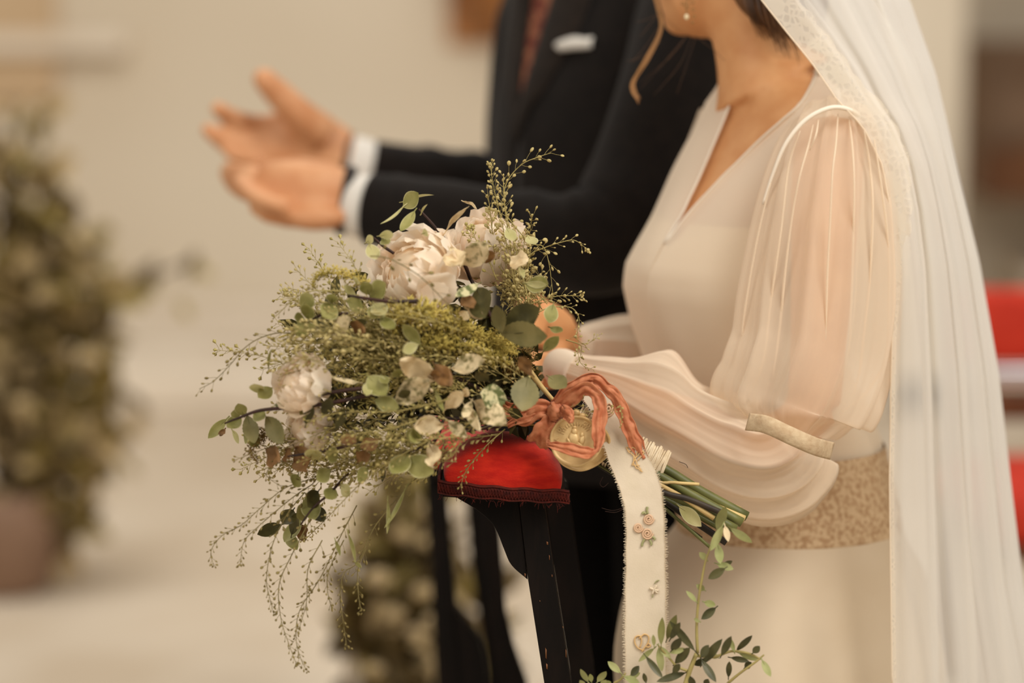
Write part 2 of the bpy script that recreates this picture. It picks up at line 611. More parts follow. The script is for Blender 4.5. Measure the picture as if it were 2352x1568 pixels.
def blossom(parent, c, r, m, rng):
    t = MB()
    for k in range(11):
        a = k * 2.4
        op = 0.35 + 0.09 * k
        ax = Vector((math.cos(a) * math.sin(op), math.sin(a) * math.sin(op), math.cos(op)))
        side = ax.orthogonal().normalized()
        t.add(*ellipsoid(c + ax * r * 0.5, (ax * r * 0.55, side * r * 0.45, ax.cross(side) * r * 0.18), 8, 5))
    return t.obj('blossom', m, parent)


def far_plant(name, label, blobs, d, n, mix, foot, size, seed, blossoms=(), twigs=(), spread=1.0, pot_m='pot', ps=0.8):
    rng = random.Random(seed)
    t = thing(name, foot, label, 'plant')
    pot = [[Vector((foot.x + ps * r * math.cos(2 * PI * k / 24), foot.y + ps * r * math.sin(2 * PI * k / 24), z)) for k in range(24)]
           for z, r in ((0.0, 0.10), (0.02, 0.13), (0.16, 0.17), (0.24, 0.16), (0.25, 0.15))]
    mk('pot', *loft(pot), M[pot_m], t)
    trunk = MB()
    top = P(blobs[0][0], blobs[0][1], d)
    for k in range(6):
        bl = blobs[k % len(blobs)]
        q = P(bl[0], bl[1], d)
        s = Vector((foot.x, foot.y, 0.15))
        mid = (s + q) / 2 + Vector((rng.uniform(-.08, .08), rng.uniform(-.08, .08), 0.05))
        trunk.add(*tube([Vector(p) for p in spline([s, mid, q], 4)], 0.008, 5))
    trunk.obj('stem', M['twig'], t)
    mbs = [MB() for _ in mix]
    tot = sum(b[2] * b[3] for b in blobs)
    for (x, y, rx, ry, dens) in [(b + (1.0,))[:5] for b in blobs]:
        for _ in range(int(n * dens * rx * ry / tot)):
            while True:
                a, b2, c2 = rng.uniform(-1, 1), rng.uniform(-1, 1), rng.uniform(-1, 1)
                if a * a + b2 * b2 + c2 * c2 < 1:
                    break
            p = P(x + a * rx, y + b2 * ry, d + c2 * rx * K(d) * spread)
            i = rng.choices(range(len(mix)), [m[1] for m in mix])[0]
            L = size * rng.uniform(0.6, 1.3)
            leafquad(mbs[i], p, rnd_dir(rng, 0.1), rnd_dir(rng, 0.4), L, L * 0.55)
    for b, m in zip(mbs, mix):
        b.obj('foliage', M[m[0]], t, kind='stuff')
    for (x, y, dd, r) in blossoms:
        blossom(t, P(x, y, dd), r * 0.72 * K(dd), M['far_blossom'], rng)
    for pts, lv in twigs:
        v, f = pxtube([(a, b, d) for a, b in pts], 5, 5)
        tw = mk('twig', v, f, M['twig'], t)
        for (x, y, ang, ln, m) in lv:
            mb = MB()
            leafquad(mb, P(x, y, d), (RIGHT * math.cos(math.radians(ang)) + UP * math.sin(math.radians(ang))), (UP * 0.3 - FWD).normalized(), ln * K(d), ln * 0.5 * K(d))
            mb.obj('leaf', M[m], tw)
    return t


g1 = P(20, 1330, 6.0)
far_plant('floral_pedestal_arrangement', 'tall blurred greenery arrangement with pale blossoms at the left edge',
          [(60, 270, 50, 60, 0.6), (10, 380, 95, 90, 0.9), (100, 540, 105, 110), (150, 690, 130, 110), (60, 640, 140, 120, 1.1), (140, 850, 150, 130), (170, 1000, 130, 120),
           (60, 980, 140, 140, 1.1), (100, 1130, 110, 110), (140, 1230, 60, 70, 1.2), (20, 820, 120, 130, 1.3), (240, 660, 60, 40, 0.8)],
          6.0, 1250, [('far_leaf', 5), ('far_leaf_dark', 2.6), ('far_leaf_pale', 3.4)], Vector((g1.x, g1.y, 0)), 0.085, 3,
          blossoms=[(205, 835, 5.8, 46), (95, 690, 5.8, 36), (50, 940, 5.75, 40), (60, 1080, 5.8, 34)],
          twigs=[([(200, 700), (270, 680), (340, 640), (440, 600)], [(310, 690, 60, 110, 'far_leaf_dark'), (250, 700, 30, 90, 'far_leaf_dark'), (300, 640, -30, 80, 'far_leaf'),
                                                                  (430, 640, 70, 70, 'far_leaf_dark'), (440, 610, -30, 60, 'far_leaf'), (410, 690, -60, 55, 'far_leaf')])])

g2 = P(905, 1700, 4.6)
far_plant('white_flower_arrangement', 'blurred white flowers and dark green leaves on the floor behind the black kneeler posts',
          [(905, 1290, 80, 150, 0.9), (930, 1420, 100, 110, 1.0), (880, 1500, 100, 80, 1.0), (960, 1330, 70, 200, 1.0), (1060, 1480, 90, 130, 0.9), (960, 1620, 150, 90, 1.0), (925, 1190, 55, 60, 0.7)],
          4.6, 620, [('far_leaf', 3), ('far_leaf_dark', 7), ('far_leaf_pale', 2.5)], Vector((g2.x, g2.y + 0.1, 0)), 0.10, 5,
          blossoms=[(975, 1370, 4.45, 46), (925, 1235, 4.45, 40), (985, 1180, 4.5, 44), (870, 1340, 4.45, 50), (985, 1255, 4.45, 36), (955, 1460, 4.4, 32), (990, 1430, 4.4, 28),
                    (905, 1420, 4.45, 40), (1000, 1530, 4.4, 26), (860, 1545, 4.4, 34), (1050, 1400, 4.5, 44), (1010, 1110, 4.6, 40)],
          twigs=[([(900, 1560), (860, 1480), (810, 1400)], [(905, 1545, 132, 190, 'far_leaf'), (930, 1560, 20, 130, 'far_leaf'), (890, 1500, 60, 100, 'far_leaf_dark')])], pot_m='stone', ps=0.6)


# ------------------------------------------------------------------ kneelers
def slab(pts, d0, d1):
    """outline in photo pixels at the distance d0, extruded away from the camera to d1"""
    front = [P(x, y, d0) for x, y in pts]
    back = [p + Vector((0, d1 - d0, 0)) for p in front]
    n = len(pts)
    return front + back, [tuple(range(n - 1, -1, -1)), tuple(range(n, 2 * n))] + [(i, (i + 1) % n, (i + 1) % n + n, i + n) for i in range(n)]


def side_frame(par, d, dx, dy, sc, bridge=True):
    """one side of a kneeler: leaning post, bracket with its S curve, foot"""
    def T(pts):
        return [(1150 + dx + (x - 1150) * sc, 1120 + dy + (y - 1120) * sc) for x, y in pts]
    post = [(1189, 1130), (1247, 1130), (1276, 1337), (1312, 1568), (1356, 2000), (1372, 2980), (1308, 2980), (1292, 2000), (1250, 1568), (1213, 1332)]
    o = mk('post', *slab(T(post), d, d + 0.034), M['wood_dark'], par, smooth=False)
    bevel(o, 0.0012, 2)
    br = spline([(1040, 1136), (1056, 1147), (1094, 1170), (1128, 1199), (1144, 1226), (1158, 1262), (1175, 1298), (1212, 1331)], 4)
    o = mk('bracket', *slab(T(br + [(1189, 1131)]), d + 0.003, d + 0.032), M['wood_dark'], par, smooth=False)
    bevel(o, 0.001, 2)
    foot = [(940, 2950), (1420, 2950), (1420, 3040), (940, 3040)]
    o = mk('foot_rail', *slab(T(foot), d - 0.003, d + 0.037), M['wood_dark'], par, smooth=False)
    bevel(o, 0.003, 2)
    return T


kn = thing('prayer_kneeler', P(1250, 3000, 2.6), 'black wooden kneeler with red velvet armrest under the bouquet', 'kneeler')
T0 = side_frame(kn, 2.56, 0, 0, 1.0)
side_frame(kn, 2.74, 62, -10, 0.94)
# armrest cushion: domed, running away from the camera, rounded at the near end
cush = []
prof = []
NP = 26
for k in range(NP + 1):
    t = k / NP
    x = -150 + 300 * t
    # silhouette of the near end: steep left shoulder, high middle, rounded right shoulder
    yy = 134 * math.sqrt(max(0.0, 1 - ((t - 0.5) / 0.5) ** 2)) * (1 + 0.14 * (t - .5))
    prof.append((x, yy))
for j, (dd, s, hs) in enumerate(((0.000, 0.955, 0.02), (0.0, 0.965, 0.25), (0.006, 0.985, 0.55), (0.018, 0.995, 0.78), (0.036, 1.0, 0.92), (0.06, 1.0, 0.99), (0.10, 0.98, 0.93), (0.14, 0.95, 0.82), (0.18, 0.90, 0.62), (0.205, 0.84, 0.4), (0.21, 0.80, 0.05))):
    ring = []
    for x, yy in prof:
        base = P(1155 + x * s, 1118 + (x * 0.075) + 4 * math.sin(PI * (x + 150) / 300), 2.535)
        ring.append(base + Vector((0, dd, -0.16 * dd)) + UP * (yy * hs * K(2.535)))
    cush.append(ring)
n = len(cush[0])
vs = [p for r in cush for p in r]
fs = [(i * n + k, i * n + k + 1, (i + 1) * n + k + 1, (i + 1) * n + k) for i in range(len(cush) - 1) for k in range(n - 1)]
fs += [(i * n + n - 1, i * n, (i + 1) * n, (i + 1) * n + n - 1) for i in range(len(cush) - 1)]
cu = mk('cushion', vs, fs, M['velvet'], kn, 'red velvet cushion')
sd = cu.modifiers.new('sub', 'SUBSURF'); sd.levels = 1; sd.render_levels = 1
# braid round the cushion's lower edge
bw = MB()
path = []
for k in range(40):
    t = k / 39
    x = -151 + 303 * t
    path.append((x, 0.0))


def braid_pt(x, dep, v):
    lift = 6 * math.sin(PI * (x + 150) / 300)
    drop = 32 * v
    return P(1156 + x, 1112 + x * 0.075 + lift * 0.7 + drop + 1.5 * math.sin(x * 0.09), 2.530) + Vector((0, dep, 0))


loop = [(-152, 0.235 - 0.025 * i) for i in range(10)] + [(-151 + 303 * k / 48, -0.001) for k in range(49)]
vs, fs = grid(len(loop), 7, lambda u, v: braid_pt(loop[round(u * (len(loop) - 1))][0], loop[round(u * (len(loop) - 1))][1], v) - FWD * 0.004 * math.sin(PI * v))
o = mk('braid', vs, fs, M['braid'], kn, 'dark red braid trim')
so = o.modifiers.new('solid', 'SOLIDIFY'); so.thickness = 0.003
# woven zigzag cords on the braid, and the two edge cords
cord = MB()
for row in (0.1, 0.9):
    cord.add(*tube([braid_pt(-150 + 302 * k / 60, -0.004, row) for k in range(61)], 0.0011, 5))
for ph in (0, 1):
    cord.add(*tube([braid_pt(-150 + 302 * k / 44, -0.0055, 0.2 + 0.6 * ((k + ph) % 2)) for k in range(45)], 0.0009, 4))
    cord.add(*tube([braid_pt(-146 + 302 * k / 44, -0.005, 0.32 + 0.36 * ((k + ph) % 2)) for k in range(44)], 0.0007, 4))
cord.obj('braid_cord', M['braid'], kn, kind='stuff')
fz = MB()
rg = random.Random(4)
for k in range(46):
    x = rg.uniform(-150, 150)
    p = braid_pt(x, -0.003, 0.95)
    q = p + RIGHT * rg.uniform(-.006, .006) - UP * rg.uniform(0.001, 0.007 if k % 7 else 0.014)
    fz.add(*tube([p, (p + q) / 2 + RIGHT * rg.uniform(-.002, .002), q], 0.00025, 3))
fz.obj('loose_thread', M['braid'], kn, kind='stuff')
# board under the cushion, cross rails, step
v, f = slab([(1012, 1126), (1300, 1148), (1298, 1160), (1016, 1140)], 2.545, 2.78)
mk('armrest_board', v, f, M['wood_dark'], kn, smooth=False)
v, f = slab([(1292, 2300), (1340, 2300), (1342, 2370), (1294, 2370)], 2.59, 2.75)
mk('cross_rail', v, f, M['wood_dark'], kn, smooth=False)

cp = MB()
for x, y, w, h_ in ((1257, 1247, 4, 8), (1262, 1280, 2, 12), (1268, 1322, 2, 6), (1300, 1500, 2, 20), (1254, 1500, 3, 26), (1256, 1530, 4, 14), (1206, 1320, 3, 8), (1293, 1440, 2, 4), (1240, 1380, 2, 3)):
    a, b = slab([(x - w / 2, y - h_ / 2), (x + w / 2, y - h_ * .3), (x + w / 2, y + h_ / 2), (x - w * .3, y + h_ * .4)], 2.5594, 2.5604)
    cp.add(a, b)
cp.obj('paint_chip', M['wood_brown'], kn, kind='stuff')

kg = thing('prayer_kneeler', P(1080, 2500, 3.4), 'blurred black wooden kneeler in front of the man in the dark suit', 'kneeler')


def groom_frame(par, d, dx, sc):
    def T(pts):
        return [(1040 + dx + (x - 1040) * sc, 1100 + (y - 1100) * sc) for x, y in pts]
    for nm, pts in (('post', [(985, 1100), (1022, 1100), (1030, 1215), (1042, 1350), (1062, 1568), (1110, 2200), (1125, 2420), (1070, 2420), (1050, 2200), (1012, 1568), (1003, 1330), (990, 1180)]),
                    ('bracket', [(1028, 1366)] + spline([(1040, 1400), (1077, 1442), (1103, 1480), (1117, 1568), (1120, 1700)], 3) + [(1060, 1700), (1052, 1568), (1040, 1460)]),
                    ('back_post', [(1093, 1110), (1128, 1110), (1150, 1240), (1162, 1413), (1182, 1496), (1212, 1580), (1270, 2420), (1215, 2420), (1150, 1590), (1112, 1330)])):
        o = mk(nm, *slab(T(pts), d, d + 0.04), M['wood_dark'], par, smooth=False)
        bevel(o, 0.002, 2)
    o = mk('foot_rail', *slab(T([(880, 2400), (1290, 2400), (1290, 2470), (880, 2470)]), d - 0.003, d + 0.043), M['wood_dark'], par, smooth=False)


groom_frame(kg, 3.22, 0, 1.0)
groom_frame(kg, 3.75, -20, 0.86)
v, f = slab([(975, 1070), (1132, 1080), (1130, 1108), (978, 1100)], 3.2, 3.8)
mk('armrest_board', v, f, M['wood_dark'], kg, smooth=False)
v, f = slab([(980, 1040), (1000, 1022), (1108, 1028), (1126, 1046), (1132, 1082), (975, 1072)], 3.2, 3.8)
bevel(mk('cushion', v, f, M['velvet'], kg), 0.012, 3)


# ------------------------------------------------------------------ the bride
BD = 2.87
br_foot = P(1790, 2830, BD)
bride = thing('person', (br_foot.x, br_foot.y, 0), 'woman in a sheer cream wedding dress and long veil, turned away', 'person')
S1 = Vector((0.376, -0.927, 0))      # towards her left shoulder (near side)
S2 = Vector((-0.927, -0.376, 0))     # the way her chest faces


def bring(y, xl, A, B, n=44, t0=0.0, t1=2 * PI, closed=True, ripple=0.0, kk=0, cx=None, sq=1.0):
    hw = math.sqrt((A * .376) ** 2 + (B * .927) ** 2)
    c = P((xl + hw) if cx is None else cx, y, BD)
    k = K(BD)
    out = []
    for i in range(n):
        t = t0 + (t1 - t0) * i / (n if closed else n - 1)
        r = 1 + ripple * math.sin(kk * t)
        out.append(c + S1 * (A * k * math.cos(t) * r) + S2 * (B * k * math.sin(t) * r))
    return out


TORSO = [  # y, left contour x, half breadth, half depth
    (165, None, 120, 105, 1768), (200, None, 205, 120, 1790), (240, None, 285, 140, 1800), (300, 1606, 305, 165, None), (400, 1552, 295, 200, None),
    (500, 1500, 285, 232, None), (560, 1466, 282, 250, None), (610, 1442, 280, 256, None), (660, 1438, 276, 250, None), (750, 1455, 258, 222, None), (850, 1490, 245, 225, None),
    (1000, 1530, 235, 245, None), (1130, 1555, 235, 248, None), (1190, 1560, 238, 250, None)]


def torso_at(y):
    for a, b in zip(TORSO, TORSO[1:]):
        if a[0] <= y <= b[0]:
            t = (y - a[0]) / (b[0] - a[0])
            def cxf(r):
                if r[4] is not None:
                    return r[4]
                return r[1] + math.sqrt((r[2] * .376) ** 2 + (r[3] * .927) ** 2)
            return (a[2] + (b[2] - a[2]) * t, a[3] + (b[3] - a[3]) * t, cxf(a) + (cxf(b) - cxf(a)) * t)
    r = TORSO[-1]
    return r[2], r[3], r[1] + math.sqrt((r[2] * .376) ** 2 + (r[3] * .927) ** 2)


body = MB()
ys = [165, 185, 205, 225, 250, 280, 320, 380, 440, 500, 560, 610, 660, 720, 780, 850, 930, 1000, 1080, 1190]
rings = []
for y in ys:
    A, B, cx = torso_at(y)
    rings.append(bring(y, 0, A - 16, B - 16, cx=cx))
for y, A, B, cx in ((1300, 250, 200, 1790), (1450, 260, 210, 1800), (1700, 230, 190, 1810), (2200, 160, 130, 1815), (2780, 90, 120, 1800)):
    rings.append(bring(y, 0, A - 16, B - 16, cx=cx))
body.add(*loft(rings))
body.add(*limb([(1700, -60, BD, 110, 105), (1715, 20, BD, 98, 98), (1732, 90, BD, 96, 96), (1752, 150, BD, 112, 110), (1775, 200, BD, 150, 140)], 18))
# head: face direction hf, her left hl, up
hb = math.radians(43)
hf = Vector((-math.cos(hb), math.sin(hb), 0))
hl = Vector((-math.sin(hb), -math.cos(hb), 0))
hu = Vector((0, 0, 1))
HC = P(1668, -125, BD)


def hp(a, b, c):
    return HC + hf * a + hl * b + hu * c


body.add(*ellipsoid(hp(-.02, 0, .035), (hf * .092, hl * .074, hu * .088), 20, 12))
body.add(*ellipsoid(hp(.028, 0, -.015), (hf * .066, hl * .064, hu * .085), 18, 12))
body.add(*ellipsoid(hp(.032, 0, -.062), (hf * .054, hl * .057, hu * .048), 16, 10))
body.add(*ellipsoid(hp(.066, 0, -.086), (hf * .024, hl * .026, hu * .022), 12, 8))
body.add(*ellipsoid(hp(.098, 0, -.012), (hf * .018, hl * .012, hu * .026), 10, 8))
body.add(*ellipsoid(hp(.090, 0, -.056), (hf * .012, hl * .024, hu * .010), 10, 6))
for s in (-1, 1):
    body.add(*ellipsoid(hp(-.008, s * .071, -.005), (hf * .016, hl * .010, hu * .032), 10, 8))
# near arm
body.add(*limb([(1905, 300, 2.74, 80, 95), (1900, 420, 2.72, 82, 90), (1890, 600, 2.70, 74, 82), (1880, 780, 2.69, 66, 72), (1870, 930, 2.69, 62, 62)], 16))
body.add(*limb([(1885, 930, 2.69, 58, 60), (1780, 1010, 2.69, 62, 60), (1640, 985, 2.70, 56, 54), (1500, 930, 2.71, 46, 46), (1380, 880, 2.72, 36, 34), (1300, 850, 2.74, 32, 28)], 16))
# far arm
body.add(*limb([(1650, 330, 3.02, 70, 85), (1600, 560, 3.05, 64, 70), (1560, 800, 3.04, 56, 58), (1540, 850, 3.02, 52, 54)], 14))
body.add(*limb([(1560, 850, 3.0, 50, 52), (1450, 830, 2.96, 44, 42), (1340, 800, 2.92, 34, 30), (1290, 785, 2.90, 32, 28)], 14))


def hand(mb, wrist, palm, fingers, thumb):
    mb.add(*limb([wrist, palm[0], palm[1]] if len(palm) == 2 else [wrist] + palm, 14))
    for ch in fingers + [thumb]:
        r = [c[3] for c in ch]
        mb.add(*pxtube([c[:3] for c in ch], r, 10, 4))
        p = ch[-1]
        q = P(*p[:3])
        rr = p[3] * K(p[2])
        mb.add(*ellipsoid(q, (RIGHT * rr, FWD * rr, UP * rr), 8, 6))


# far hand: its back arches up behind the bouquet, fingers bend down onto the armrest
hand(body, (1300, 790, 2.90, 40, 30), [(1275, 760, 2.88, 56, 28), (1240, 740, 2.86, 58, 26)],
     [[(1270, 725, 2.87, 18), (1235, 690, 2.86, 17), (1205, 690, 2.85, 16), (1185, 730, 2.84, 14)],
      [(1255, 740, 2.85, 18), (1220, 712, 2.83, 17), (1188, 720, 2.82, 16), (1172, 765, 2.81, 14)],
      [(1245, 765, 2.84, 17), (1210, 745, 2.82, 16), (1182, 765, 2.81, 15), (1172, 800, 2.80, 13)],
      [(1245, 790, 2.84, 15), (1215, 778, 2.82, 14), (1195, 800, 2.81, 13), (1190, 825, 2.80, 11)]],
     [(1290, 800, 2.88, 20), (1265, 830, 2.85, 18), (1235, 850, 2.82, 15)])
# near hand, hidden behind the flowers, closed round the stems
hand(body, (1300, 850, 2.75, 36, 26), [(1265, 850, 2.77, 48, 24), (1225, 855, 2.78, 50, 22)],
     [[(1225, 820, 2.78, 17), (1185, 825, 2.77, 16), (1170, 850, 2.75, 15), (1185, 872, 2.74, 13)],
      [(1220, 842, 2.77, 17), (1180, 848, 2.76, 16), (1168, 872, 2.74, 15), (1185, 892, 2.73, 13)],
      [(1222, 862, 2.77, 16), (1187, 870, 2.75, 15), (1178, 892, 2.74, 14), (1195, 906, 2.73, 12)],
      [(1228, 882, 2.77, 14), (1200, 890, 2.76, 13), (1194, 905, 2.75, 12), (1208, 914, 2.74, 10)]],
     [(1280, 832, 2.74, 19), (1258, 855, 2.72, 17), (1240, 880, 2.71, 14)])
bo = unify(body.obj('body', M['skin'], bride), 0.0055, 5)
bo.data.materials.clear(); bo.data.materials.append(M['skin'])
for s in (-1, 1):
    mk('eye', *ellipsoid(hp(.082, s * .030, .008), (hf * .010, hl * .012, hu * .008), 10, 6), M['eye'], bride)

# hair: pinned up mass, nape, loose locks
hm = MB()
hm.add(*ellipsoid(hp(-.035, 0, .052), (hf * .096, hl * .084, hu * .090), 22, 14))
hm.add(*ellipsoid(hp(-.075, 0.0, -.02), (hf * .060, hl * .064, hu * .078), 20, 12))
hm.add(*ellipsoid(P(1800, -10, BD - 0.01), (RIGHT * .055, FWD * .05, UP * .068), 18, 12))
ho = unify(hm.obj('hair', M['hair'], bride), 0.006, 4)
hs = MB()
rg = random.Random(11)
for k in range(90):
    x = rg.uniform(1700, 1800)
    j = rg.uniform(-8, 8)
    d = 2.80 + rg.uniform(-.02, .03)
    t = (x - 1700) / 100
    hs.add(*pxtube([(x - 40, -140, d), (x - 6 + j, -40, d - .01), (x + 10 + j, 20 + 45 * t, d - .015), (x + 34 + j, 60 + 80 * t + rg.uniform(-30, 20), d)], [1.6, 1.6, 1.2, .5], 4, 4))
hs.obj('hair_strands', M['hair'], bride, kind='stuff')
lk = MB()
for k in range(16):
    a, b = rg.uniform(-6, 6), rg.uniform(-5, 5)
    lk.add(*pxtube([(1488 + a, -60, 2.85), (1512 + a * .8, 20, 2.84), (1517 + a * .7, 70, 2.83), (1485 + a + b * .4, 135, 2.82), (1456 + b, 185, 2.82), (1457 + b * 1.4, 212, 2.82), (1468 + b * .8, 240 - abs(a) * 3, 2.82)], [1.9, 1.8, 1.7, 1.5, 1.3, 1.0, .6], 4, 5))
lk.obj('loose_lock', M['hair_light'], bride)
fl2 = MB()
for pts in ([(1520, 20), (1490, 60), (1470, 85)], [(1515, 60), (1480, 110), (1450, 145)], [(1600, 80), (1580, 140), (1555, 215)], [(1590, 82), (1560, 150), (1500, 220)],
            [(1580, 80), (1540, 130), (1470, 190)], [(1600, 84), (1640, 115), (1665, 140)], [(1515, 30), (1485, 45), (1460, 50)], [(1518, 95), (1475, 130), (1440, 140)], [(1575, 85), (1520, 150), (1470, 205)]):
    fl2.add(*pxtube([(a, b, 2.83) for a, b in pts], [0.7, 0.6, .5], 4, 4))
fl2.obj('flyaway_hair', M['hair'], bride, kind='stuff')

# earring (hangs from the ear)
ear = MB()
ear.add(*ellipsoid(P(1577, 39, 2.775), (RIGHT * .0030, FWD * .0030, UP * .0036), 14, 10))
er = mk('earring', ear.v, ear.f, M['pearl'], bride, 'pearl drop earring')
eg = MB()
for x, y, r in ((1577, 14, 6), (1590, 5, 5), (1568, 8, 4), (1580, -6, 6), (1592, 22, 4), (1594, 38, 4), (1591, 52, 3)):
    c = P(x, y, 2.775)
    eg.add(*tube([c + (RIGHT * math.cos(a) + UP * math.sin(a)) * r * K() for a in [k * PI / 5 for k in range(11)]], 0.0005, 4, cap=False))
eg.add(*pxtube([(1577, -4, 2.775), (1577, 34, 2.775)], 1.2, 5))
eg.obj('ear_hook', M['gold_dark'], er)

# lining of the bodice: opaque, below the V
lr = []
for y in (430, 470, 520, 560, 610, 660, 720, 780, 850, 930, 1010, 1090, 1190):
    A, B, cx = torso_at(y)
    lr.append(bring(y, 0, A - 8, B - 8, n=52, cx=cx))


def theta_for(y, x):
    """angle on the torso ring whose near point shows at photo column x"""
    A, B, cx = torso_at(y)
    best = None
    for k in range(721):
        t = -PI / 2 + 0.0 + k * PI * 1.1 / 720
        px = cx + .376 * A * math.cos(t) - .927 * B * math.sin(t)
        if best is None or abs(px - x) < best[0]:
            if -(.927 * A * math.cos(t)) - .376 * B * math.sin(t) < 60:
                best = (abs(px - x), t)
    return best[1]


def interp(tab, y):
    for (a, b), (c, d) in zip(tab, tab[1:]):
        if a <= y <= c:
            return b + (d - b) * (y - a) / (c - a)
    return tab[0][1] if y < tab[0][0] else tab[-1][1]


VR = [(150, 1872), (230, 1810), (300, 1735), (400, 1640), (480, 1570), (545, 1522)]
VL = [(150, 1695), (215, 1684), (300, 1648), (400, 1600), (480, 1560), (545, 1520)]


def bodice(inset, y0, y1, n_rows, vr, vl, fold):
    rows = []
    NC = 70
    for i in range(n_rows):
        y = y0 + (y1 - y0) * i / (n_rows - 1)
        A, B, cx = torso_at(y)
        if y < 545:
            tr = theta_for(y, interp(vr, y))
            tl = theta_for(y, interp(vl, y))
        else:
            tr = tl = theta_for(545, 1521)
        row = []
        for j in range(NC):
            u = j / (NC - 1)
            t = tr - u * (2 * PI - (tl - tr))
            w = inset
            if fold:
                w += 9 * fold * max(0, noise.noise(Vector((t * 2.2 + y * .004, y * .0022 - t * 1.2, 3.1)))) * min(1, max(0, (y - 300) / 200)) + 3 * fold * math.sin(9 * t + y * 0.012) * min(1, max(0, (y - 250) / 300)) + 3 * fold * math.sin(4 * t - y * 0.02)
            c = P(cx, y, BD)
            k = K(BD)
            row.append(c + S1 * ((A + w) * k * math.cos(t)) + S2 * ((B + w) * k * math.sin(t)))
        rows.append(row)
    return loft(rows, closed=False, cap=False)


mk('lining', *bodice(-7, 500, 1200, 26, [(a, b + 12) for a, b in VR], [(a, b) for a, b in VL], 0.0), M['lining'], bride)
mk('lining_strap', *bodice(-9, 225, 505, 16, [(200, 1825), (300, 1752), (400, 1652), (520, 1556)], [(200, 1660), (300, 1640), (400, 1590), (520, 1530)], 0.0), M['chiffon'], bride)
bod = mk('bodice', *bodice(2, 172, 1200, 60, VR, VL, 0.8), M['chiffon_thick'], bride, 'crossover bodice of cream chiffon with a deep V neck')
# neckline edge binding
nb = MB()
for tab in (VR, VL):
    pts = []
    for y in range(170, 550, 15):
        A, B, cx = torso_at(y)
        t = theta_for(y, interp(tab, y))
        c = P(cx, y, BD)
        k = K(BD)
        pts.append(c + S1 * ((A + 4) * k * math.cos(t)) + S2 * ((B + 4) * k * math.sin(t)))
    nb.add(*tube(pts, 0.0016, 6))
nb.obj('neckline_binding', M['seam'], bride)


# sleeves: two puffs, gathered at a lace band above the forearm
def puff(name, pts, m, pleats, amp, sharp, seed, nseg=120, steps=9, parent=None, g0=1.0, g1=1.0, label=None, bumps=()):
    q = spline(pts, steps)
    rings = []
    rg = random.Random(seed)
    ph = [rg.uniform(0, 2 * PI) for _ in range(6)]
    L = len(q) - 1
    for i, p in enumerate(q):
        a = q[max(i - 1, 0)]
        b = q[min(i + 1, L)]
        t = (P(*b[:3]) - P(*a[:3])).normalized()
        side = t.cross(FWD).normalized()
        dep = side.cross(t).normalized()
        c = P(*p[:3])
        k = K(p[2])
        u = i / L
        gath = g0 * (1 - u) ** 2 + g1 * u ** 2 + 0.35
        ring = []
        for j in range(nseg):
            th = 2 * PI * j / nseg
            s = math.sin(pleats * th + ph[0] + 0.9 * math.sin(2 * th + ph[1]) + 0.35 * math.sin(5 * u + ph[2]))
            s2 = math.sin((pleats * 0.5 + 1) // 1 * th + ph[3] + 3 * u)
            ridge = (abs(s) ** sharp) * (1 if s > 0 else -0.3)
            w = 1 + amp * gath * ridge + 0.35 * amp * s2
            for (bu, bt, ba, wu, wt) in bumps:
                dt_ = (th - bt + PI) % (2 * PI) - PI
                w += ba * math.exp(-((u - bu) / wu) ** 2 - (dt_ / wt) ** 2)
            ring.append(c + side * (math.cos(th) * p[3] * k * w) + dep * (math.sin(th) * p[4] * k * w))
        rings.append(ring)
    return mk(name, *loft(rings, cap=False), m, parent or bride, label)


puff('upper_sleeve', [(1915, 262, 2.72, 62, 70), (1915, 300, 2.71, 100, 95), (1908, 380, 2.70, 132, 110), (1896, 520, 2.68, 160, 120), (1884, 680, 2.67, 178, 125),
                      (1868, 800, 2.66, 176, 125), (1842, 885, 2.65, 172, 120), (1822, 935, 2.65, 150, 110), (1815, 975, 2.65, 108, 88), (1812, 992, 2.65, 88, 78)],
     M['chiffon'], 10, 0.085, 3.2, 3, g0=1.2, g1=2.6, label='sheer gathered upper sleeve, near side', bumps=[(.80, PI, .16, .07, .8), (.74, 0, .03, .10, .9), (.82, PI * 1.5, .12, .06, 1.2)])
puff('lower_sleeve', [(1822, 1000, 2.65, 92, 82), (1800, 1030, 2.65, 120, 100), (1745, 1052, 2.65, 124, 105), (1660, 1030, 2.66, 112, 100), (1560, 975, 2.67, 108, 92),
                      (1470, 925, 2.68, 96, 84), (1400, 885, 2.69, 66, 62), (1340, 862, 2.70, 46, 42), (1290, 846, 2.72, 40, 36)],
     M['chiffon'], 13, 0.075, 3.0, 8, g0=3.2, g1=0.8, label='sheer forearm puff, near side', bumps=[(.63, PI, .42, .07, .8), (.50, PI, -.12, .05, .8), (.40, PI, .10, .05, .6), (.22, .3, .16, .10, .8), (.55, 4.2, .18, .05, .7), (.35, 4.6, .16, .06, .8)])
puff('far_upper_sleeve', [(1665, 260, 3.0, 50, 60), (1640, 420, 3.03, 80, 90), (1600, 640, 3.05, 92, 100), (1570, 800, 3.04, 90, 95), (1550, 860, 3.03, 60, 60)], M['chiffon'], 8, 0.1, 2.5, 5)
puff('far_lower_sleeve', [(1560, 850, 3.0, 60, 60), (1500, 820, 2.98, 92, 80), (1430, 805, 2.95, 78, 70), (1370, 800, 2.93, 58, 52), (1330, 800, 2.92, 44, 38)], M['chiffon_thick'], 9, 0.10, 2.2, 6)
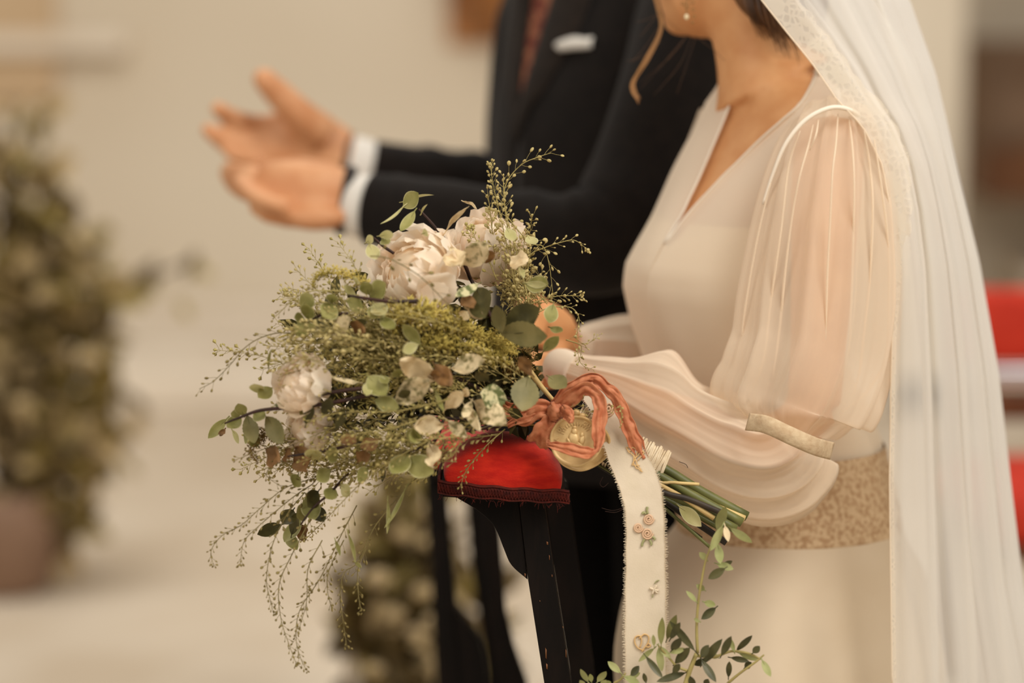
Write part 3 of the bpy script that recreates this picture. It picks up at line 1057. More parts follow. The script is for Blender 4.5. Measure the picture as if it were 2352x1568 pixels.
# cuffs
mk('cuff', *limb([(1318, 856, 2.70, 44, 38), (1290, 846, 2.71, 46, 40), (1276, 842, 2.72, 42, 36)], 24), M['chiffon_thick'], bride)
mk('cuff', *limb([(1350, 803, 2.92, 46, 40), (1325, 800, 2.915, 46, 38), (1312, 797, 2.91, 42, 36)], 24), M['chiffon_thick'], bride)
# lace band above the forearm
bandp = spline([(1716, 968, 2.575), (1760, 975, 2.552), (1815, 1000, 2.545), (1870, 1024, 2.552), (1912, 1036, 2.585)], 10)
vs, fs = grid(len(bandp), 9, lambda u, v: P(bandp[round(u * (len(bandp) - 1))][0] - 9 * (v - .5) * 1.2, bandp[round(u * (len(bandp) - 1))][1] + 40 * (v - .5), bandp[round(u * (len(bandp) - 1))][2] - 0.003 * math.sin(PI * v)))
o = mk('sleeve_band', vs, fs, M['band_lace'], bride, 'narrow lace band gathering the near sleeve')
o.modifiers.new('solid', 'SOLIDIFY').thickness = 0.002
# armhole and shoulder seams
sm = MB()
sm.add(*pxtube([(1925, 205, 2.70), (1928, 225, 2.685), (1930, 246, 2.672)], [7, 6, 7], 8))
sm.add(*pxtube([(1752, 470, 2.655), (1775, 400, 2.648), (1805, 330, 2.642), (1850, 276, 2.640), (1905, 248, 2.642), (1950, 252, 2.650), (1985, 276, 2.665), (2003, 306, 2.69)], [3, 4, 5, 5.5, 5.5, 5.5, 5, 3], 8))
sm.obj('armhole_seam', M['seam'], bride)
pl = MB()
for pts in ([(1838, 300), (1812, 380), (1795, 520), (1772, 680), (1752, 830), (1712, 925)], [(1868, 285), (1858, 330), (1838, 400), (1822, 480), (1806, 600), (1790, 760), (1775, 870)],
            [(1925, 262), (1920, 330), (1912, 400), (1906, 520), (1900, 640), (1897, 780)], [(1950, 268), (1958, 340), (1962, 420), (1960, 540), (1955, 700), (1950, 820)],
            [(1985, 300), (1998, 380), (2005, 480), (1998, 640), (1985, 760), (1975, 850), (1960, 905)], [(1880, 275), (1874, 310), (1860, 345)], [(1770, 420), (1745, 520), (1722, 640), (1705, 760), (1706, 850)],
            [(2008, 320), (2025, 430), (2040, 560), (2042, 690), (2034, 820), (1990, 900), (1930, 950)]):
    q = [(x, y, 2.60 + 0.00022 * abs(x - 1880) + (0.045 if y < 300 else 0.018 if y < 400 else 0.0)) for x, y in pts]
    pl.add(*pxtube(q, [1.2] + [2.6] * (len(q) - 2) + [1.0], 6, 6))
pl.obj('sleeve_pleats', M['chiffon'], bride, kind='stuff')

# lace belt and skirt
BELT = [(1018, 232, 180, None), (1080, 236, 184, None), (1150, 238, 186, None), (1232, 242, 190, None)]
rings = []
for i in range(16):
    y = 1018 + (1236 - 1018) * i / 15
    A, B, cx = torso_at(min(y, 1190))
    rings.append(bring(y, 0, A + 10 + 1.5 * math.sin(i * 2.1), B + 10 + 1.5 * math.sin(i * 2.1), n=90, cx=cx + (y - 1018) * 0.02))
mk('lace_belt', *loft(rings, cap=False), M['belt_lace'], bride, 'wide lace belt at the waist')
SK = [(1205, 250, 258, 1812), (1250, 270, 290, 1802), (1310, 290, 338, 1790), (1400, 310, 366, 1785), (1568, 330, 380, 1792), (1900, 345, 340, 1815), (2400, 365, 345, 1825), (2838, 385, 360, 1830)]
rings = []
for (y, A, B, cx) in spline(SK, 6):
    ring = []
    w = min(1, max(0, (y - 1205) / 260))
    c = P(cx, y, BD)
    k = K(BD)
    for j in range(180):
        t = 2 * PI * j / 180
        r = 1 + w * (0.022 * math.sin(11 * t + y * 0.0011) + 0.018 * math.sin(7 * t + 1.3) + 0.012 * math.sin(17 * t + 0.4))
        ring.append(c + S1 * (A * k * math.cos(t) * r) + S2 * (B * k * math.sin(t) * r))
    rings.append(ring)
mk('skirt', *loft(rings, cap=False), M['crepe'], bride, 'long cream skirt')

# veil: hangs from the head, round the back; one continuous cloth with folds, scalloped lace along the near edge
VEIL_L = [(-380, 1600), (-200, 1655), (0, 1752), (80, 1815), (145, 1868), (230, 1926), (290, 1985), (380, 2030), (480, 2048), (620, 2056), (850, 2050), (1100, 2046), (1568, 2052), (2000, 2060), (2820, 2080)]
VEIL_R = [(-380, 1760), (-200, 1960), (0, 2090), (80, 2118), (170, 2150), (300, 2180), (400, 2202), (600, 2250), (850, 2294), (1100, 2322), (1200, 2334), (1350, 2352), (1568, 2400), (2000, 2460), (2820, 2560)]


def veil_pt(u, v):
    """u 0..1 from the near edge to the far edge, v along the height"""
    y = -380 + v * (2820 + 380)
    xl, xr = interp(VEIL_L, y), interp(VEIL_R, y)
    w = min(1.0, max(0.0, (y + 250) / 700))
    fold = 0
    s = u * 1.0
    # the near layer runs from the edge to the right silhouette, then turns back on the far side
    if s < 0.62:
        t = s / 0.62
        x = xl + (xr - xl) * (1 - (1 - t) ** 1.35)
        d = 2.655 + 0.17 * t ** 1.8
    else:
        t = (s - 0.62) / 0.38
        x = xr - (xr - xl) * 0.55 * t ** 1.6
        d = 2.825 + 0.30 * t ** 0.8
    fan = 0.3 + 0.7 * w
    amp = (4 + 6 * w)
    g = (math.sin(2 * PI * (6.5 * u + 0.25 * math.sin(3 * v) + 0.08)) + 0.6 * math.sin(2 * PI * (11 * u + 0.5 * v)) + 0.45 * math.sin(2 * PI * (17 * u - .3 * v + .2)))
    g = math.copysign(abs(g) ** 0.8, g)
    env = min(1.0, u * 9) * min(1.0, (1 - u) * 9)
    x += 0.5 * amp * math.cos(2 * PI * (6.5 * u + .25 * math.sin(3 * v))) * fan * env * (1 if abs(u - .62) > .12 else 0.25)
    d += g * amp * K(2.7) * 0.9 * env
    if y < -60:
        # over the head: stay outside the hair
        d -= 0.0
    return P(x, y, d)


vs, fs = grid(150, 90, lambda a, b: veil_pt(b, a))
ve = mk('veil', vs, fs, M['veil'], bride, 'long white tulle veil')
# crown of the veil over the hair
vs, fs = grid(16, 40, lambda a, b: hp(-.035, 0, .050) + hf * (-.112 * math.sin(a * PI * .62) * math.cos((b - .5) * PI * 1.3)) + hl * (.100 * math.sin(a * PI * .62) * math.sin((b - .5) * PI * 1.3)) + hu * (.106 * math.cos(a * PI * .62)))
mk('veil_crown', vs, fs, M['veil'], bride)


def lace_strip(wpx, off, y0, y1, n, scal):
    rows = []
    for i in range(n):
        y = y0 + (y1 - y0) * i / (n - 1)
        xl = interp(VEIL_L, y)
        dx = interp(VEIL_L, y + 6) - interp(VEIL_L, y - 6)
        L = math.hypot(dx, 12)
        nx, ny = 12 / L, -dx / L
        row = []
        for j in range(7):
            t = j / 6
            ww = wpx * t * (1.0 - 0.8 * min(1.0, max(0.0, (y - 330) / 420))) + (scal * abs(math.sin(i * 0.55)) if j == 6 else 0)
            row.append(P(xl + off + nx * ww, y + ny * ww, 2.648 + 0.010 * t))
        rows.append(row)
    return loft(rows, closed=False, cap=False)


ff = MB()
vs, fs = grid(14, 5, lambda u, v: P(1606 + 92 * u ** .9 + 12 * (v - .5), 20 + 145 * u - 4 * (v - .5), 3.02 + .03 * (v - .5) ** 2))
o = mk('veil_far_edge', vs, fs, M['chiffon_thick'], ve)
o.modifiers.new('solid', 'SOLIDIFY').thickness = 0.001
mk('lace_trim', *lace_strip(64, -3, -200, 1900, 240, 7), M['lace'], ve, 'floral lace edge of the veil')
hem = MB()
hem.add(*tube([P(interp(VEIL_L, y) - 3, y, 2.647) for y in range(-200, 1600, 25)], 0.0009, 5))
hem.obj('veil_hem', M['chiffon_thick'], ve)
# heavier folds that catch the light down the back
vf = MB()
for pts in ([(1905, -60), (1960, 60), (2010, 160), (2075, 290), (2120, 400), (2170, 560), (2200, 760), (2215, 1000), (2225, 1300), (2240, 1600)],
            [(1850, 0), (1925, 110), (1990, 210), (2040, 330), (2085, 480), (2110, 650), (2130, 900), (2140, 1250), (2150, 1600)],
            [(1995, -60), (2040, 80), (2090, 200), (2150, 340), (2200, 500), (2240, 700), (2270, 1000), (2290, 1300), (2320, 1600)]):
    q = [(x, y, 2.70 + 0.0003 * (x - 1900)) for x, y in pts]
    vf.add(*pxtube(q, [6] + [11] * (len(q) - 2) + [8], 8, 6))
vf.obj('veil_fold', M['veil'], ve, kind='stuff')


# ------------------------------------------------------------------ the man in the dark suit
GD = 3.45
gf = P(1400, 2307, GD)
man = thing('person', (gf.x, gf.y, 0), 'man in a dark suit with a white pocket square, both hands held out', 'person')
G1 = Vector((0.60, -0.80, 0))
G2 = Vector((-0.80, -0.60, 0))


def gring(y, cx, A, B, n=48, inset=0.0, t0=0.0, t1=2 * PI):
    c = P(cx, y, GD)
    k = K(GD)
    out = []
    for i in range(n):
        t = t0 + (t1 - t0) * i / (n if abs(t1 - t0 - 2 * PI) < 1e-6 else n - 1)
        # squarer than an ellipse: a jacket
        ct, st = math.cos(t), math.sin(t)
        ct = math.copysign(abs(ct) ** 0.85, ct)
        st = math.copysign(abs(st) ** 0.85, st)
        out.append(c + G1 * ((A - inset) * k * ct) + G2 * ((B - inset) * k * st))
    return out


GT = [(-165, 1395, 120, 115), (-120, 1405, 225, 135), (-70, 1415, 310, 155), (0, 1425, 335, 172), (100, 1422, 340, 192), (200, 1412, 335, 206), (300, 1400, 322, 214), (420, 1390, 300, 208), (540, 1388, 288, 200),
      (680, 1388, 292, 205), (820, 1390, 305, 212), (960, 1392, 315, 218), (1040, 1394, 318, 220)]
gb = MB()
gb.add(*loft([gring(y, cx, A, B, inset=22) for y, cx, A, B in spline(GT, 2)] + [gring(1060, 1392, 250, 190)]))
gb.add(*limb([(1380, -330, GD, 105, 105), (1385, -230, GD, 100, 100), (1392, -150, GD, 120, 115), (1398, -90, GD, 180, 150)], 18))
hb2 = math.radians(12)
mf = Vector((-math.cos(hb2), -math.sin(hb2), 0))
ml = Vector((math.sin(hb2), -math.cos(hb2), 0))
GH = P(1345, -480, GD)


def gh(a, b, c):
    return GH + mf * a + ml * b + hu * c


gb.add(*ellipsoid(gh(-.02, 0, .04), (mf * .100, ml * .080, hu * .092), 20, 12))
gb.add(*ellipsoid(gh(.03, 0, -.02), (mf * .072, ml * .070, hu * .092), 18, 12))
gb.add(*ellipsoid(gh(.04, 0, -.075), (mf * .058, ml * .060, hu * .046), 16, 10))
gb.add(*ellipsoid(gh(.075, 0, -.098), (mf * .026, ml * .030, hu * .022), 12, 8))
gb.add(*ellipsoid(gh(.108, 0, -.015), (mf * .020, ml * .014, hu * .028), 10, 8))
gb.add(*ellipsoid(gh(.098, 0, -.062), (mf * .012, ml * .026, hu * .010), 10, 6))
for s in (-1, 1):
    gb.add(*ellipsoid(gh(-.008, s * .077, -.005), (mf * .017, ml * .010, hu * .034), 10, 8))
# arms inside the sleeves
gb.add(*limb([(1600, 60, 3.30, 90, 90), (1520, 330, 3.22, 84, 84), (1430, 560, 3.16, 76, 76)], 14))
gb.add(*limb([(1430, 560, 3.16, 70, 70), (1150, 520, 3.20, 62, 60), (900, 478, 3.25, 50, 44), (800, 458, 3.27, 46, 38)], 14))
gb.add(*limb([(1245, 60, 3.66, 84, 84), (1222, 280, 3.68, 78, 78), (1200, 470, 3.66, 72, 72)], 14))
gb.add(*limb([(1200, 470, 3.66, 66, 66), (1020, 425, 3.66, 58, 56), (860, 385, 3.64, 48, 44), (790, 370, 3.63, 48, 38)], 14))
# legs
for sx, dd in ((1430, 3.60), (1545, 3.40)):
    gb.add(*limb([(sx, 1080, dd, 130, 130), (sx - 10, 1500, dd, 105, 105), (sx, 1750, dd, 80, 85), (sx + 5, 2100, dd, 62, 70), (sx, 2270, dd, 50, 60)], 14))
# near (left) hand: palm turned up and away, edge towards us
hand(gb, (800, 458, 3.27, 74, 36), [(720, 452, 3.26, 78, 36), (640, 442, 3.27, 78, 32), (590, 430, 3.285, 62, 26)],
     [[(590, 400, 3.29, 21), (550, 393, 3.34, 20), (533, 388, 3.40, 19), (524, 384, 3.44, 16)],
      [(580, 425, 3.285, 22), (545, 412, 3.33, 21), (526, 402, 3.39, 20), (520, 396, 3.44, 17)],
      [(590, 452, 3.28, 22), (556, 438, 3.32, 21), (536, 424, 3.38, 19), (528, 414, 3.42, 16)],
      [(665, 478, 3.235, 22), (605, 460, 3.238, 20), (566, 438, 3.26, 18), (545, 416, 3.30, 15)]],
     [(770, 400, 3.30, 26), (700, 384, 3.34, 22), (630, 384, 3.36, 19), (575, 388, 3.39, 15)])
gb.add(*ellipsoid(P(725, 500, 3.242), (RIGHT * .044, FWD * .020, UP * .018), 12, 8))
# far (right) hand: palm towards us, thumb up
hand(gb, (800, 365, 3.63, 58, 34), [(740, 345, 3.62, 80, 34), (660, 330, 3.61, 82, 30), (600, 328, 3.61, 62, 26)],
     [[(618, 288, 3.61, 26), (575, 284, 3.60, 24), (534, 270, 3.57, 22), (500, 250, 3.54, 19)],
      [(600, 318, 3.61, 24), (556, 326, 3.59, 23), (512, 318, 3.57, 21), (476, 298, 3.55, 18)],
      [(600, 346, 3.61, 23), (556, 346, 3.59, 21), (520, 334, 3.57, 19), (490, 314, 3.55, 15)],
      [(610, 372, 3.61, 21), (574, 370, 3.59, 19), (545, 362, 3.57, 17), (522, 348, 3.56, 14)]],
     [(740, 306, 3.60, 46), (692, 268, 3.57, 40), (646, 222, 3.55, 35), (606, 182, 3.53, 28)])
go = unify(gb.obj('body', M['skin_man'], man), 0.0058, 4)
go.data.materials.clear(); go.data.materials.append(M['skin_man'])
gm = MB()
gm.add(*ellipsoid(gh(-.030, 0, .062), (mf * .102, ml * .087, hu * .082), 20, 12))
gm.add(*ellipsoid(gh(-.062, 0, -.01), (mf * .064, ml * .078, hu * .075), 18, 10))
unify(gm.obj('hair', M['hair_man'], man), 0.007, 3)
for s in (-1, 1):
    mk('eye', *ellipsoid(gh(.092, s * .032, .008), (mf * .010, ml * .012, hu * .008), 10, 6), M['eye'], man)

# shirt, then the jacket open over it
TF = PI / 2 + 0.16     # the front of the chest on the ring
VOP = 0.20


def gat(y):
    return interp4(GT, y)


def interp4(tab, y):
    if y <= tab[0][0]:
        return tab[0][1:]
    for a, b in zip(tab, tab[1:]):
        if a[0] <= y <= b[0]:
            t = (y - a[0]) / (b[0] - a[0])
            return tuple(p + (q - p) * t for p, q in zip(a[1:], b[1:]))
    return tab[-1][1:]


rows = [gring(y, *gat(y), inset=10) for y in range(-150, 800, 25)]
mk('shirt', *loft(rows, cap=False), M['shirt'], man)
rows = []
for i in range(64):
    y = -150 + i * (1060 + 150) / 63
    cx, A, B = gat(y)
    op = max(0.0, (250 - y) / 420) * VOP       # half angle of the V
    op = min(op, VOP) + 0.005
    row = []
    for j in range(90):
        u = j / 89
        t = TF + op + u * (2 * PI - 2 * op)
        c = P(cx, y, GD)
        k = K(GD)
        ct, st = math.cos(t), math.sin(t)
        ct = math.copysign(abs(ct) ** 0.85, ct)
        st = math.copysign(abs(st) ** 0.85, st)
        w = 4 * math.sin(3 * t + y * .02) + 2.5 * math.sin(7 * t - y * .013)
        w += max(0, (y - 600) / 460) * 14
        row.append(c + G1 * ((A + w) * k * ct) + G2 * ((B + w) * k * st))
    rows.append(row)
jo = mk('jacket', *loft(rows, closed=False, cap=False), M['suit'], man, 'dark wool jacket')
jo.modifiers.new('solid', 'SOLIDIFY').thickness = 0.004


def gsurf(y, t, out):
    cx, A, B = gat(y)
    c = P(cx, y, GD)
    k = K(GD)
    ct, st = math.cos(t), math.sin(t)
    ct = math.copysign(abs(ct) ** 0.85, ct)
    st = math.copysign(abs(st) ** 0.85, st)
    return c + G1 * ((A + out) * k * ct) + G2 * ((B + out) * k * st)


for s, nm in ((-1, 'near'), (1, 'far')):
    def lap(u, v):
        y = -120 + u * 440
        op = min(max(0.0, (250 - y) / 420) * VOP, VOP)
        wid = 0.30 * math.sin(PI * min(1, max(0.02, (1 - u) * 0.62 + 0.02))) * (1.0 if u > 0.22 else 0.85)
        t = TF + s * (op + wid * v)
        return gsurf(y, t, 7 + 9 * math.sin(PI * v) * (1 - 0.5 * u))
    vs, fs = grid(26, 8, lap)
    o = mk('lapel', vs, fs, M['suit_lapel'], man)
    o.modifiers.new('solid', 'SOLIDIFY').thickness = 0.003
# tie
vs, fs = grid(24, 7, lambda u, v: gsurf(-120 + u * 330, TF + (v - .5) * (0.22 + 0.06 * u), 0 + 6 * math.sin(PI * v)))
mk('tie', vs, fs, M['tie'], man, 'patterned rust-brown tie')
mk('shirt_collar', *limb([(1398, -175, GD, 128, 122), (1396, -140, GD, 146, 138)], 24), M['shirt'], man)
# sleeves


def sleeve(name, pts, folds, m=None):
    q = spline(pts, 9)
    rings = []
    L = len(q) - 1
    for i, p in enumerate(q):
        a = q[max(i - 1, 0)]
        b = q[min(i + 1, L)]
        t = (P(*b[:3]) - P(*a[:3])).normalized()
        side = t.cross(FWD).normalized()
        dep = side.cross(t).normalized()
        c = P(*p[:3])
        k = K(p[2])
        u = i / L
        ring = []
        for j in range(40):
            th = 2 * PI * j / 40
            w = 0.0
            for (uc, wd, amp, dirn) in folds:
                w += amp * math.exp(-((u - uc + 0.05 * math.sin(th + dirn)) / wd) ** 2) * (0.6 + 0.4 * math.cos(th - dirn))
            ring.append(c + (side * math.cos(th) * (p[3] + w) + dep * math.sin(th) * (p[4] + w)) * k)
        rings.append(ring)
    o = mk(name, *loft(rings, cap=False), m or M['suit'], man)
    o.modifiers.new('solid', 'SOLIDIFY').thickness = 0.003
    return o


sleeve('near_sleeve', [(1590, -50, 3.34, 110, 110), (1600, 60, 3.28, 140, 130), (1560, 220, 3.22, 138, 125), (1490, 400, 3.18, 130, 118), (1425, 520, 3.14, 128, 112), (1340, 560, 3.13, 116, 105), (1200, 545, 3.17, 100, 94), (1040, 510, 3.21, 88, 82), (900, 487, 3.25, 80, 70), (852, 480, 3.26, 78, 66)],
       [(0.38, .03, 8, 0), (0.46, .025, 12, 1), (0.53, .02, 14, 2), (0.60, .025, -8, 0), (0.66, .02, 9, 3), (0.75, .02, 6, 1), (0.84, .02, 5, 2)])
sleeve('far_sleeve', [(1265, -30, 3.64, 90, 95), (1252, 70, 3.68, 112, 112), (1226, 260, 3.70, 104, 104), (1212, 410, 3.68, 100, 100), (1160, 465, 3.66, 98, 92), (1060, 440, 3.66, 88, 80), (940, 412, 3.65, 74, 66), (850, 392, 3.64, 66, 56)],
       [(0.5, .03, 8, 0), (0.58, .025, 8, 1), (0.7, .03, 9, PI), (0.82, .02, 7, PI)])
mk('shirt_cuff', *limb([(862, 481, 3.26, 72, 60), (830, 472, 3.262, 74, 56), (806, 466, 3.268, 66, 48)], 24), M['shirt'], man)
mk('shirt_cuff', *limb([(860, 388, 3.64, 60, 52), (822, 376, 3.635, 62, 48), (796, 368, 3.63, 58, 42)], 24), M['shirt'], man)
mk('watch_strap', *limb([(806, 462, 3.268, 80, 46), (784, 458, 3.268, 80, 44)], 24), M['leather'], man)
mk('wrist_band', *limb([(803, 366, 3.63, 62, 40), (792, 364, 3.63, 62, 40)], 24), M['leather'], man)
# breast pocket welt with the white square
sq0 = []
vs, fs = grid(12, 6, lambda u, v: P(1275 + 88 * u, 108 - 10 * u - 24 * v + 3 * math.sin(9 * u) * v, 3.195 + 0.02 * (u - .5) ** 2 - 0.006 * math.sin(PI * v)))
POCK = (vs, fs)
# find the jacket surface under the square so that it lies on the cloth


def near_t(y, x):
    best = (1e9, 0)
    for k in range(400):
        t = -0.9 + k * 2.4 / 400
        p = gsurf(y, t, 6)
        q = p - CAM
        dd = q.dot(FWD)
        px = 1176 + q.dot(RIGHT) / dd * F
        if abs(px - x) < best[0]:
            best = (abs(px - x), t)
    return best[1]


vs, fs = grid(14, 6, lambda u, v: gsurf(113 - 10 * u - 19 * v + 3 * math.sin(9 * u) * v, near_t(104, 1276 + 88 * u), 14 + 6 * math.sin(PI * v)))
o = mk('pocket_square', vs, fs, M['shirt'], man, 'white pocket square')
o.modifiers.new('solid', 'SOLIDIFY').thickness = 0.004
# trousers and shoes
for sx, dd in ((1430, 3.60), (1545, 3.40)):
    mk('trouser_leg', *limb([(sx + 5, 980, dd, 150, 150), (sx, 1200, dd, 140, 140), (sx - 5, 1500, dd, 122, 125), (sx, 1750, dd, 112, 112), (sx + 5, 2100, dd, 98, 98), (sx, 2285, dd, 92, 95)], 24), M['trouser'], man)
    c = P(sx, 2290, dd)
    shoe = [[Vector((c.x + 0.09 - 0.30 * u + 0.0, c.y + w * math.cos(a) * 0.048, max(0.0, 0.05 * hgt + 0.05 * hgt * math.sin(a)))) for a in [2 * PI * k / 16 for k in range(16)]]
            for u, w, hgt in ((0, .5, .6), (.05, .8, .9), (.3, .9, 1.0), (.6, 1.05, .75), (.9, .8, .5), (1.0, .3, .3))]
    mk('shoe', *loft(shoe), M['leather'], man)


# ------------------------------------------------------------------ the bouquet
bq = thing('bridal_bouquet', P(1300, 980, 2.56), 'loose bridal bouquet of white peonies and green sprigs lying on the red armrest', 'bouquet')


def dome(x, y, off=0.0):
    """distance of the flower dome's front at a photo column and row"""
    a = ((x - 930) / 480.0) ** 2 + ((y - 850) / 420.0) ** 2
    return 2.575 - 0.135 * math.sqrt(max(0.0, 1 - a)) + off


RL = random.Random(21)


def leaf_mesh(mb, b, t, wpx, roll=0.0, curl=0.25, fold=0.25, wrinkle=0.0, teeth=0.0, db=0.0, dt=0.0, shape=0.5, nu=9, arch=0.0, dep=None):
    """one leaf from base b to tip t (photo x, y); wpx its full width; db/dt distance offsets from the dome"""
    d0 = dome((b[0] + t[0]) / 2, (b[1] + t[1]) / 2) if dep is None else dep
    p0, p1 = P(b[0], b[1], d0 + db), P(t[0], t[1], d0 + dt)
    ax = p1 - p0
    L = ax.length
    u0 = ax.normalized()
    s = u0.cross(FWD).normalized()
    nrm = s.cross(u0).normalized()
    if nrm.dot(FWD) > 0:
        nrm = -nrm
    rm = Matrix.Rotation(roll, 3, u0)
    s, nrm = rm @ s, rm @ nrm
    wd = wpx * K(d0) / 2
    cols = (-1, -.86, -.45, 0, .45, .86, 1)
    vs, es = [], []
    sd = RL.random() * 100
    for i in range(nu):
        u = i / (nu - 1)
        w = (math.sin(PI * u ** (1.0 if shape == .5 else (0.75 if shape < .5 else 1.35)))) ** 0.72
        if i == 0:
            w = 0.06
        if i == nu - 1:
            w = 0.03
        if teeth:
            w *= 1 + teeth * (1 if i % 2 else -1)
        for c in cols:
            q = p0 + u0 * (L * u) + s * (c * w * wd)
            bend = curl * L * (u * u - u * 0.55) + fold * abs(c) * w * wd + arch * L * math.sin(PI * u)
            if wrinkle:
                bend += wrinkle * wd * (noise.noise(Vector((u * 3.1 + sd, c * 2.2, sd))) * 2.0 + 0.7 * math.sin(9 * u + 5 * c + sd) * abs(c))
            vs.append(q + nrm * bend)
            es.append(abs(c))
    fs = [(i * 7 + j, i * 7 + j + 1, (i + 1) * 7 + j + 1, (i + 1) * 7 + j) for i in range(nu - 1) for j in range(6)]
    # leaf stalk
    st = tube([p0 - u0 * L * 0.16 - nrm * L * .03, p0, p0 + u0 * L * 0.3 + nrm * (curl * L * (.09 - .165) - .0003)], [0.0006, 0.0007, 0.0003], 4)
    mb.add(vs, fs, es)
    mb.add(st[0], st[1], [0.0] * len(st[0]))


LEAFM = {'r': ('leaf_round', dict(curl=.30, fold=.22)), 'p': ('leaf_pale', dict(curl=.35, fold=.25)), 'd': ('leaf_dark', dict(curl=.3, fold=.3)),
         'g': ('leaf_rose', dict(curl=.2, fold=.18, teeth=.035, nu=19)), 'v': ('leaf_varieg', dict(curl=.35, fold=.2, wrinkle=.22, nu=15, teeth=.03)),
         'c': ('leaf_cream', dict(curl=.4, fold=.25, wrinkle=.25, nu=15, teeth=.04)), 'm': ('leaf_marble', dict(curl=.2, fold=.15, wrinkle=.1, nu=13)),
         'b': ('leaf_brown', dict(curl=.4, fold=.2, wrinkle=.25, nu=13))}


def leaf(b, t, w, kind, roll=None, **kw):
    mn, opt = LEAFM[kind]
    o = dict(opt)
    o.update(kw)
    mb = MB()
    if roll is None:
        roll = RL.uniform(-.45, .45)
    if 'db' not in o:
        o['db'] = 0.004
        o['dt'] = RL.uniform(-.024, -.006)
    leaf_mesh(mb, b, t, w, roll, **o)
    return mb.obj('leaf', M[mn], bq)


def crop(x0, y0, s):
    return lambda p: (x0 + p[0] * s, y0 + p[1] * s)


c2, c3, c4, c5 = crop(840, 320, 1 / 3.92), crop(440, 620, 1 / 3.92), crop(840, 620, 1 / 3.92), crop(440, 960, .3827)
LV3 = [((1610, 240), (1772, 115), 165, 'r'), ((1600, 222), (1538, 78), 110, 'r'), ((1480, 235), (1350, 125), 65, 'p'), ((1480, 125), (1500, 40), 75, 'p'), ((985, 330), (1115, 200), 140, 'r'),
       ((1045, 445), (1055, 280), 130, 'r'), ((1025, 455), (908, 435), 115, 'r'), ((1262, 295), (1272, 180), 100, 'r'), ((1300, 320), (1155, 440), 165, 'r'), ((1030, 470), (940, 625), 125, 'r'),
       ((1130, 430), (1205, 570), 95, 'd'), ((1060, 470), (1115, 590), 65, 'r'), ((1240, 570), (1470, 430), 150, 'v'), ((1440, 500), (1600, 470), 80, 'd'), ((1720, 330), (1610, 450), 160, 'r'),
       ((1400, 280), (1570, 340), 130, 'r'), ((1640, 300), (1750, 430), 140, 'p'), ((2055, 672), (1905, 470), 110, 'r'), ((2040, 670), (1870, 745), 95, 'p'), ((695, 885), (692, 690), 46, 'r', 1.0),
       ((610, 1110), (565, 985), 120, 'p'), ((725, 1060), (595, 1160), 120, 'r'), ((470, 1310), (415, 1180), 100, 'r'), ((455, 1290), (335, 1280), 85, 'r'), ((445, 1320), (305, 1440), 115, 'r'),
       ((315, 1340), (140, 1520), 90, 'r'), ((300, 1430), (240, 1515), 50, 'b'), ((560, 1290), (670, 1350), 115, 'r'), ((500, 1310), (570, 1570), 130, 'g'), ((670, 1320), (840, 1560), 165, 'g'),
       ((365, 1440), (445, 1565), 55, 'p'), ((470, 1490), (520, 1570), 50, 'r'), ((1590, 955), (1760, 1140), 175, 'r'), ((1710, 950), (1765, 1040), 85, 'r'), ((1650, 1170), (1885, 1245), 135, 'r'),
       ((1600, 1000), (1560, 1160), 85, 'p'), ((2190, 985), (1860, 770), 190, 'c'), ((1840, 1190), (2140, 960), 210, 'v'), ((1940, 1150), (1880, 1050), 105, 'd'), ((1505, 1010), (1225, 985), 62, 'v', 0.9),
       ((750, 1220), (1010, 1150), 95, 'm'), ((1030, 1390), (1080, 1180), 85, 'd'), ((1180, 1310), (1275, 1130), 95, 'd'), ((1300, 1420), (1400, 1230), 90, 'd'), ((860, 1110), (1000, 1040), 90, 'v'),
       ((1000, 1060), (1150, 1010), 90, 'p'), ((980, 1240), (1040, 1340), 70, 'r'), ((2150, 1100), (2180, 1060), 40, 'c'), ((1430, 480), (1600, 560), 110, 'b'), ((1700, 420), (1840, 560), 110, 'r')]
LV4 = [((1215, 560), (1655, 580), 215, 'g', .35), ((1235, 530), (1595, 350), 230, 'd', -.3), ((1225, 560), (1165, 300), 115, 'g'), ((1440, 125), (1672, 140), 150, 'r'), ((1460, 960), (1400, 1280), 230, 'g'),
       ((1650, 960), (1810, 1070), 150, 'g'), ((1265, 1170), (1020, 1120), 210, 'm'), ((975, 1185), (1290, 1400), 185, 'v'), ((775, 880), (1090, 815), 165, 'v'), ((620, 850), (790, 1060), 150, 'b'),
       ((720, 1250), (900, 1070), 120, 'c'), ((880, 1130), (945, 1060), 70, 'c'), ((890, 1220), (1060, 1460), 95, 'v'), ((735, 1355), (930, 1520), 100, 'v'), ((690, 1390), (405, 1390), 165, 'c'),
       ((510, 1460), (370, 1550), 115, 'r'), ((1010, 125), (800, 260), 95, 'm'), ((1000, 160), (1110, 450), 230, 'd'), ((870, 240), (980, 360), 130, 'b'), ((915, 350), (1085, 440), 85, 'c'),
       ((845, 390), (965, 430), 75, 'c'), ((1690, 310), (1640, 500), 120, 'r'), ((1660, 515), (1790, 570), 70, 'r'), ((1600, 730), (1745, 580), 95, 'r'), ((620, 1070), (715, 1300), 38, 'r'),
       ((1500, 940), (1360, 760), 110, 'b'), ((1100, 1000), (980, 900), 100, 'd'), ((560, 980), (680, 900), 90, 'b'), ((300, 960), (260, 880), 110, 'r'), ((950, 1180), (880, 1350), 80, 'v')]
